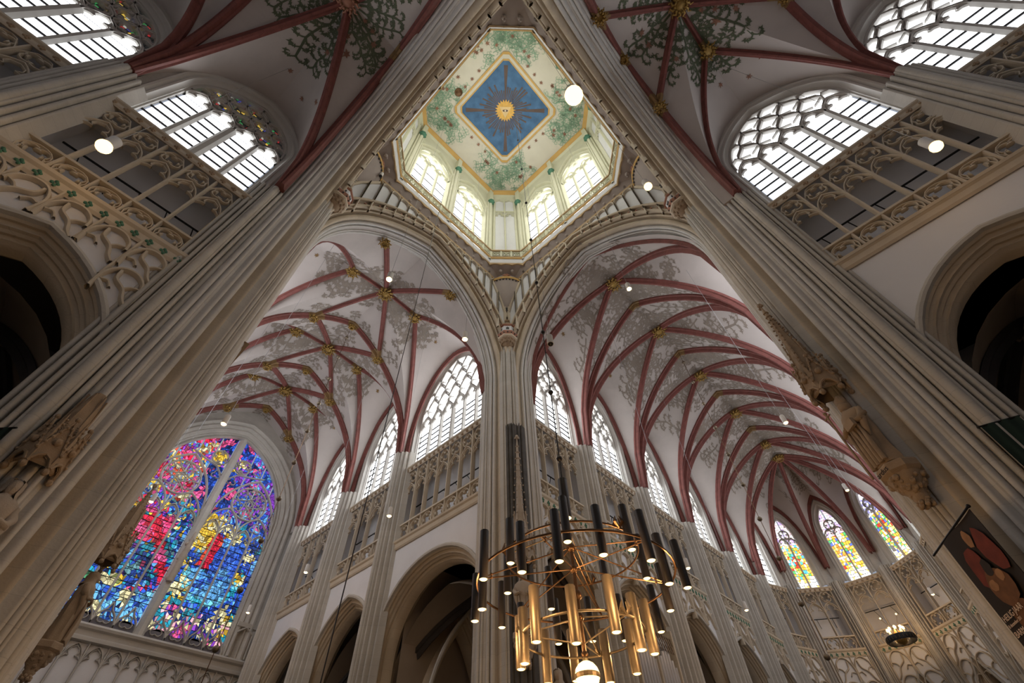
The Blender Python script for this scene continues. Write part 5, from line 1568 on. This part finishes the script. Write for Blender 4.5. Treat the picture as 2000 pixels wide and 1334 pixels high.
# ================================================================== chandelier
CX, CY = -.24, -1.15
ch = node('chandelier', 'large ringed chandelier of black and brass tube lamps', 'chandelier', (CX, CY, 0), 0)
def tube_mesh(r, L, split):
    mb = MB(); mb.lathe([(.012, L), (r * .92, L), (r, L - .01), (r, 0), (r * .9, 0), (r * .88, .03)], 14, caps=False)
    if split: mb.lathe([(r * 1.015, L * .52), (r * 1.015, L * .525)], 14, caps=False)
    return mesh(mb, 'lamp_tube', 40)
TM = {('black', 0): tube_mesh(.074, .82, 0), ('brass', 0): tube_mesh(.082, .80, 1)}
bm_ = MB(); bm_.lathe([(.068, .012), (.05, -.006), (.02, -.012), (.001, -.013)], 12, caps=False); BM = mesh(bm_, 'bulb', 60); BM.materials.append(M['bulb'])
def lamp(x, y, z, kind):
    t = obj('lamp_tube', TM[(kind, 0)], kind, ch, (x, y, z))
    obj('bulb', BM, None, t)
    return t
def hoop(R, z, r, mat, name):
    mb = MB(); n = 56
    mb.rings([[((R + r * cos(q * pi / 3)) * cos(2 * pi * k / n), (R + r * cos(q * pi / 3)) * sin(2 * pi * k / n), z + r * sin(q * pi / 3)) for q in range(6)] for k in range(n + 1)], True)
    return obj(name, mesh(mb, name, 60), mat, ch)
hoop(1.75, 5.32, .020, 'bronze', 'outer_ring'); hoop(1.22, 5.78, .018, 'bronze', 'upper_ring'); hoop(1.0, 4.47, .020, 'brass', 'lower_ring')
for k in range(16):
    a = 2 * pi * (k + .3) / 16; R = 1.75 + (.10 if k % 2 else -.10); lamp(R * cos(a), R * sin(a), 5.32 - .42 + .08 * ((k * 5) % 3 - 1), 'black')
    mb = MB(); mb.tube([(1.75 * cos(a), 1.75 * sin(a), 5.32), (R * cos(a), R * sin(a), 5.32)], .018, 5); obj('bracket', mb, 'bronze', ch)
for k in range(7):
    a = 2 * pi * (k + .15) / 7; R = 1.22 + .09; lamp(R * cos(a), R * sin(a), 5.78 - .40, 'black')
for k in range(11):
    a = 2 * pi * (k + .4) / 11; R = 1.0 + (.09 if k % 2 else -.02); lamp(R * cos(a), R * sin(a), 4.47 - .42 + .1 * ((k * 3) % 2), 'brass')
mb = MB(); mb.tube([(0, 0, 4.15), (0, 0, 6.6)], .035, 8)
for z, r in ((4.2, .06), (4.75, .07), (5.1, .09), (5.55, .08), (5.95, .09), (6.2, .06)): mb.ball((0, 0, z), r, 10)
obj('column', mesh(mb, 'column', 60), 'bronze', ch)
for k in range(6):
    a = 2 * pi * k / 6 + .35
    for z0 in (5.95, 5.55):
        mb = MB(); mb.tube([(.03 * cos(a), .03 * sin(a), z0), (1.74 * cos(a), 1.74 * sin(a), 5.33)], .013, 5); mb.ball((1.5 * cos(a), 1.5 * sin(a), z0 + (5.33 - z0) * .86), .028, 6); obj('spoke', mb, 'bronze', ch)
    if k % 2 == 0:
        for z0, R_, z1_ in ((6.3, 1.22, 5.78), (4.75, 1.0, 4.47), (4.35, 1.0, 4.47)): mb = MB(); mb.tube([(0, 0, z0), (R_ * cos(a), R_ * sin(a), z1_)], .013, 5); obj('spoke', mb, 'brass', ch)
        for R, z in ((1.22, 5.78), (1.0, 4.47)):
            mb = MB()
            for q in range(4): mb.tube([(R * cos(a), R * sin(a), z), (R * cos(a) + .09 * cos(q * 1.57), R * sin(a) + .09 * sin(q * 1.57), z + .08), (R * cos(a) + .05 * cos(q * 1.57), R * sin(a) + .05 * sin(q * 1.57), z + .2)], [.03, .03, .008], 5)
            obj('leaf_finial', mb, 'bronze' if R > 1.1 else 'brass', ch)
lamp(0, 0, 6.55, 'black').scale = (1.35, 1.35, 1.1)
mb = MB(); mb.ball((0, 0, 3.93), .19, 18); obj('glowing_globe', mesh(mb, 'glowing_globe', 60), 'globe', ch)
mb = MB(); mb.lathe([(.19, -.02), (.195, 0), (.195, .03), (.19, .05)], 18, (0, 0, 3.90), False); mb.lathe([(.03, .16), (.05, .22), (.02, .3)], 10, (0, 0, 3.93)); obj('globe_collar', mb, 'brass', ch)
mb = MB(); mb.tube([(0, 0, 7.4), (0, 0, 47.5)], .016, 6)
for z in (8.0, 10.1, 12.7, 15.6, 19, 23, 28, 34): mb.ball((0, 0, z), .07, 8)
obj('hanging_rod', mesh(mb, 'hanging_rod', 60), 'black', ch)

for k in range(6):
    a = k * pi / 3; glow(ch, (1.75 * cos(a), 1.75 * sin(a), 4.78), 55, .12)
for k in range(3):
    a = k * 2.1 + .5; glow(ch, (1.0 * cos(a), 1.0 * sin(a), 3.95), 30, .12)

# ---- vertical hanging rods with gilt balls
for nm, x, y, z0, z1, lab in (('hanging_rod', 0.0, 16.8, 4.0, 30.2, 'long hanging rod strung with gilt balls in the transept with the stained window'), ('hanging_rod', 20.1, 0.0, 4.0, 30.2, 'long hanging rod strung with gilt balls in the choir')):
    root = node(nm, lab, 'hanging rod', (x, y, z1), 0, group='rods with gilt balls')
    mb = MB(); mb.tube([(0, 0, 0), (0, 0, z0 - z1)], .018, 5); obj('rod', mb, 'bronze', root)
    bl = MB(); bl.ball((0, 0, 0), .135, 12); bl = mesh(bl, 'gilt_ball', 60)
    k = 0
    z = z1 - 1.3
    while z > z0: obj('gilt_ball', bl, 'brass', root, (0, 0, z - z1)); z -= 2.25
mb = MB(); mb.tube([(-1.6, 4.57, 32.6), (-1.6, 4.57, 2.5)], .016, 5)
tag(obj('hanging_cable', mb, 'black'), 'plain dark cable hanging down the transept side of the crossing', 'cable')

# ---- pendant lamps
PB = {}
def pendant(x, y, z, ztop, label, on=True, size=1.0, tilt=(0, 0), strong=False, wire=True, group='pendant spot lamps'):
    root = node('pendant_lamp', label, 'lamp', (x, y, z), 0, group=group)
    r = .10 * size; h = .42 * min(size, 1.2)
    mb = MB(); mb.lathe([(.02, h), (r * .8, h), (r, h - .04), (r, 0), (r * .85, 0), (r * .8, .05)], 14, caps=False)
    o = obj('housing', mesh(mb, 'housing', 40), 'white_metal', root); o.rotation_euler = (tilt[0], tilt[1], 0)
    mb = MB()
    if strong: mb.ball((0, 0, -r * .5), r * 1.25, 14)
    else: mb.lathe([(r * .9, .005), (r * .75, -.03 * size), (.002, -.045 * size)], 14, caps=False)
    b = obj('bulb', mesh(mb, 'bulb', 60), ('bulb_big' if strong else 'bulb_small') if on else 'black', root); b.rotation_euler = (tilt[0], tilt[1], 0)
    if on: glow(root, (0, 0, -.12 * size), 45 if strong else 30, .1 * size)
    if wire:
        mb = MB()
        mb.tube([(0, 0, h * .9), (0, 0, ztop - z)], .008, 4)
        obj('suspension_wire', mb, 'wire', root)
PL = [(-4.96, 10.39, 13.32, VN, 'lit pendant lamp in front of the star vault left of the stained window top'), (-4.61, 19.82, 14.55, VN, 'lit pendant lamp before the red upper half of the stained window'), (-4.59, 25.57, 14.07, VN, 'lit pendant lamp low before the stained window next to the statue'),
      (3.26, 18.34, 13.23, VN, 'lit pendant lamp before the second transept gallery'), (3.55, 25.17, 13.3, VN, 'lit pendant lamp at the lower corner of the stained window'), (2.65, 10.27, 12.72, VN, 'lit pendant lamp before the gallery of the nearest transept bay'),
      (12.28, -4.53, 14.8, VC, 'tilted white pendant lamp beside the bishop statue'), (22.66, -4.49, 16.3, VC, 'white pendant lamp before the rightmost stained apse window'), (31.67, -4.31, 15.99, VC, 'white pendant lamp at the foot of the rightmost stained apse window'),
      (20.24, 2.68, 11.42, VC, 'white pendant lamp before the far choir gallery'), (34.91, -4.55, 14.2, VC, 'white pendant lamp before the apse gallery'), (12.89, 2.07, 10.98, VC, 'white pendant lamp close to the chandelier in the choir')]
for x, y, z, V, lab in PL:
    zt = V.Z(x, y) if V is VN else V.Z(y, x)
    pendant(x, y, z, zt - .05, lab, size=1.0)
pendant(-3.13, 4.57, 19.1, 47.3, 'lit pendant lamp hanging before the star vault boss', size=1.3, strong=False)
pendant(.61, 3.62, 17.41, 47.6, 'lit pendant lamp hanging before the nearest transept window', size=1.2)
pendant(5.0, -2.6, 19.6, 47.2, 'lit pendant lamp hanging before the first choir boss', size=1.1)
pendant(.15, -1.1, 12.51, 47.6, 'unlit white pendant lamp beside the chandelier cable', on=False, size=1.0)
pendant(-3.12, -5.77, 19.44, 46.9, 'brightest lamp overhead by the lantern edge', size=2.6, strong=True)
pendant(1.4, -5.88, 19.38, 46.8, 'small bright lamp right of the lantern', size=1.3, strong=True)
pendant(-12.19, 4.59, 15.53, VW.Z(4.59, -12.19), 'glowing lamp before the nave gallery', size=1.6, strong=True)
pendant(3.97, -12.45, 14.93, VS.Z(3.97, 12.45), 'glowing lamp before the opposite transept gallery', size=1.3, strong=True)
pendant(-5.35, 6.0, 30.7, 31.4, 'unlit spot lamp fixed under the lantern ring', on=False, size=1.2)
mb = MB(); mb.lathe([(.02, -.1), (.12, -.1), (.2, -.04), (.34, -.05), (.36, 0)], 18, (-3.98, 1.93, 47.35)); tag(obj('ceiling_rosette', mesh(mb, 'ceiling_rosette', 50), 'bronze'), 'small round bronze rosette on the painted lantern ceiling', 'rosette')

# ---- crown of lights in the apse
an = node('crown_light', 'dark crown-shaped light with glowing candles before the middle apse gallery', 'chandelier', (43.25, -.55, 14.6), RAD(-90))
mb = MB(); n = 30
mb.rings([[(R * cos(2 * pi * k / n), R * sin(2 * pi * k / n), z) for R, z in ((1.0, -.3), (1.05, .05), (1.0, .12), (.95, .05), (.93, -.28))] for k in range(n + 1)], True); obj('band', mesh(mb, 'band', 50), 'iron', an)
mb = MB()
for k in range(26):
    a = 2 * pi * k / 26; mb.tube([(1.05 * cos(a), 1.05 * sin(a), -.2), (1.06 * cos(a), 1.06 * sin(a), -.02)], .03, 4)
stuff(obj('band_ornament', mb, 'brass', an))
for k in range(8):
    a = 2 * pi * k / 8 + .2; r = .55
    mb = MB(); mb.tube([(r * cos(a), r * sin(a), -.2), (r * cos(a), r * sin(a), .5)], .05, 6); cd = obj('candle', mb, 'eye', an)
    mb = MB(); mb.ball((r * cos(a), r * sin(a), .62), .11, 8, 1.3); obj('flame', mb, 'bulb', cd)
for sg in (-.25, .3):
    mb = MB(); mb.tube([(sg, 0, .2), (sg * 1.3, 0, 1.0), (sg * 2.2, 0, 1.5)], .02, 5); st_ = obj('stalk', mb, 'brass', an)
    mb = MB(); mb.ball((sg * 2.2, 0, 1.55), .07, 8); obj('flame', mb, 'bulb', st_)
glow(an, (0, 0, .9), 130, .3)
mb = MB(); mb.lathe([(.02, -.5), (.3, -.35), (.45, 0), (.3, .3), (.05, .7)], 10); obj('gilt_figure', mesh(mb, 'gilt_figure', 50), 'gold', an)

# ---- organ case in the choir arcade
og = node('organ', 'small organ with grey pipes and lattice screens in the choir arcade', 'organ', (16.7, 6.5, 0), 0)
mb = MB(); mb.box(-2.0, 2.0, .25, .6, 0, 10.6); obj('case', mb, 'stone', og)
for i in range(14):
    x = -1.75 + i * .27; zt = 10.1 - abs(((i % 7) - 3)) * .25
    mb = MB(); mb.tube([(x, .1, 6.0), (x, .1, 6.4), (x, .1, zt)], [.02, .11, .11], 8); obj('pipe', mesh(mb, 'pipe', 50), 'organ_pipe', og)
for x in (-2.0, -.1, 1.85):
    mb = MB(); mb.box(x - .07, x + .07, -.1, .4, 0, 11); obj('post', mb, 'buff', og)
for sg, zz in ((-1.1, 9.9), (.85, 9.9), (-1.1, 5.6), (.85, 5.6)):
    mb = MB()
    for k in range(7):
        t = -.75 + k * .25; mb.tube([(sg + t, -.02, zz), (sg + t + .4, -.02, zz + .7)], .02, 4); mb.tube([(sg + t + .4, -.02, zz), (sg + t, -.02, zz + .7)], .02, 4)
    obj('lattice', mb, 'bronze', og)

# ---- banners
def flat(mb, pts, n): mb.poly([(x, n, z) for x, z in pts])
bn = node('printed_banner', 'tall dark printed banner with red and ochre figures and cream lettering', 'banner', (5.58, -6.68, 6.4), RAD(30.4))
# local s runs from the viewer-near edge (-) to the pillar edge (+); n faces away from the viewer
W2 = .69
mb = MB(); NS = 12
fr, bk = [], []
def wave(s, z): return .03 * sin(s * 4 + z * .9)
for j in range(13):
    z = -4.6 * j / 12
    fr.append([(-W2 + 2 * W2 * i / NS, wave(-W2 + 2 * W2 * i / NS, z), z) for i in range(NS + 1)])
mb.rings(fr, False); mb.rings([[(x, y - .012, z) for x, y, z in r] for r in fr], False); obj('cloth', mesh(mb, 'cloth', 60), 'banner_dark', bn)
mb = MB(); mb.tube([(-W2 - .05, 0, .03), (W2 + .6, 0, .03)], .022, 6); mb.ball((-W2 - .06, 0, .03), .04, 6); obj('pole', mb, 'iron', bn)
def blob(cx, cz, rx, rz_, n=14, ang=0.0, jag=.12, seed=0):
    R = random.Random(seed); out = []
    for k in range(n):
        t = 2 * pi * k / n; j = 1 + R.uniform(-jag, jag); x, z = rx * j * cos(t), rz_ * j * sin(t)
        out.append((cx + x * cos(ang) - z * sin(ang), cz + x * sin(ang) + z * cos(ang)))
    return out
for nm, mt, pts, n in (('printed_red_shape', 'banner_red', blob(.22, -.72, .24, .36, ang=.25, seed=1), .036), ('printed_red_shape', 'banner_red', blob(-.42, -.66, .22, .42, ang=-.2, seed=2), .036), ('printed_pale_shape', 'banner_skin', blob(-.10, -.30, .12, .16, seed=3), .040),
                       ('printed_ochre_shape', 'banner_ochre', blob(.02, -1.15, .36, .34, ang=.3, seed=4), .040), ('printed_pale_shape', 'banner_skin', blob(.18, -1.08, .12, .09, seed=5), .044), ('printed_pale_shape', 'banner_skin', blob(-.18, -1.02, .10, .10, seed=6), .044), ('printed_dark_shape', 'banner_dark', blob(.0, -.82, .13, .16, seed=7), .043), ('printed_ochre_shape', 'banner_ochre', blob(-.02, -1.72, .34, .36, seed=8), .036)):
    mb = MB(); flat(mb, pts, n); obj(nm, mb, mt, bn)
for body, size, z in (('HEILIG JAAR', .135, -1.56), ('8 december 201', .075, -1.66), ('BARM', .135, -1.82)):
    cu = bpy.data.curves.new('lettering', 'FONT'); cu.body = body; cu.size = size; cu.extrude = .002
    t = bpy.data.objects.new('lettering', cu); COL.objects.link(t); t.parent = bn; cu.materials.append(M['letter']); t.location = (.63, .052, z); t.rotation_euler = (HALF_PI, 0, pi); solid_text(t)
def hung(name, label, p0, p1, L, mat):
    p0, p1 = Vector(p0), Vector(p1); d = (p1 - p0); nn = Vector((-d.y, d.x, 0)).normalized()
    root = node(name, label, 'banner', tuple(p0), 0)
    mb = MB(); rows = []
    for j in range(10):
        rows.append([tuple(d * (i / 10) + nn * (.03 * sin(i * 1.7)) + Vector((0, 0, -L * j / 9))) for i in range(11)])
    mb.rings(rows, False); mb.rings([[tuple(Vector(q) - nn * .012) for q in r] for r in rows], False); obj('cloth', mesh(mb, 'cloth', 60), mat, root)
    mb = MB(); mb.tube([tuple(-d * .06), tuple(d * 1.06)], .02, 6); mb.ball(tuple(-d * .06), .035, 6); obj('pole', mb, 'iron', root)
hung('cloth_banner', 'dark green pleated cloth banner beside the arcade arch', (5.82, -8.38, 8.2), (6.02, -9.05, 8.2), 3.6, 'green_cloth')
hung('cloth_banner', 'dark cloth banner at the edge of the view below the nave arcade arch', (-9.05, 5.8, 7.75), (-8.75, 5.45, 7.75), 3.0, 'green_cloth')
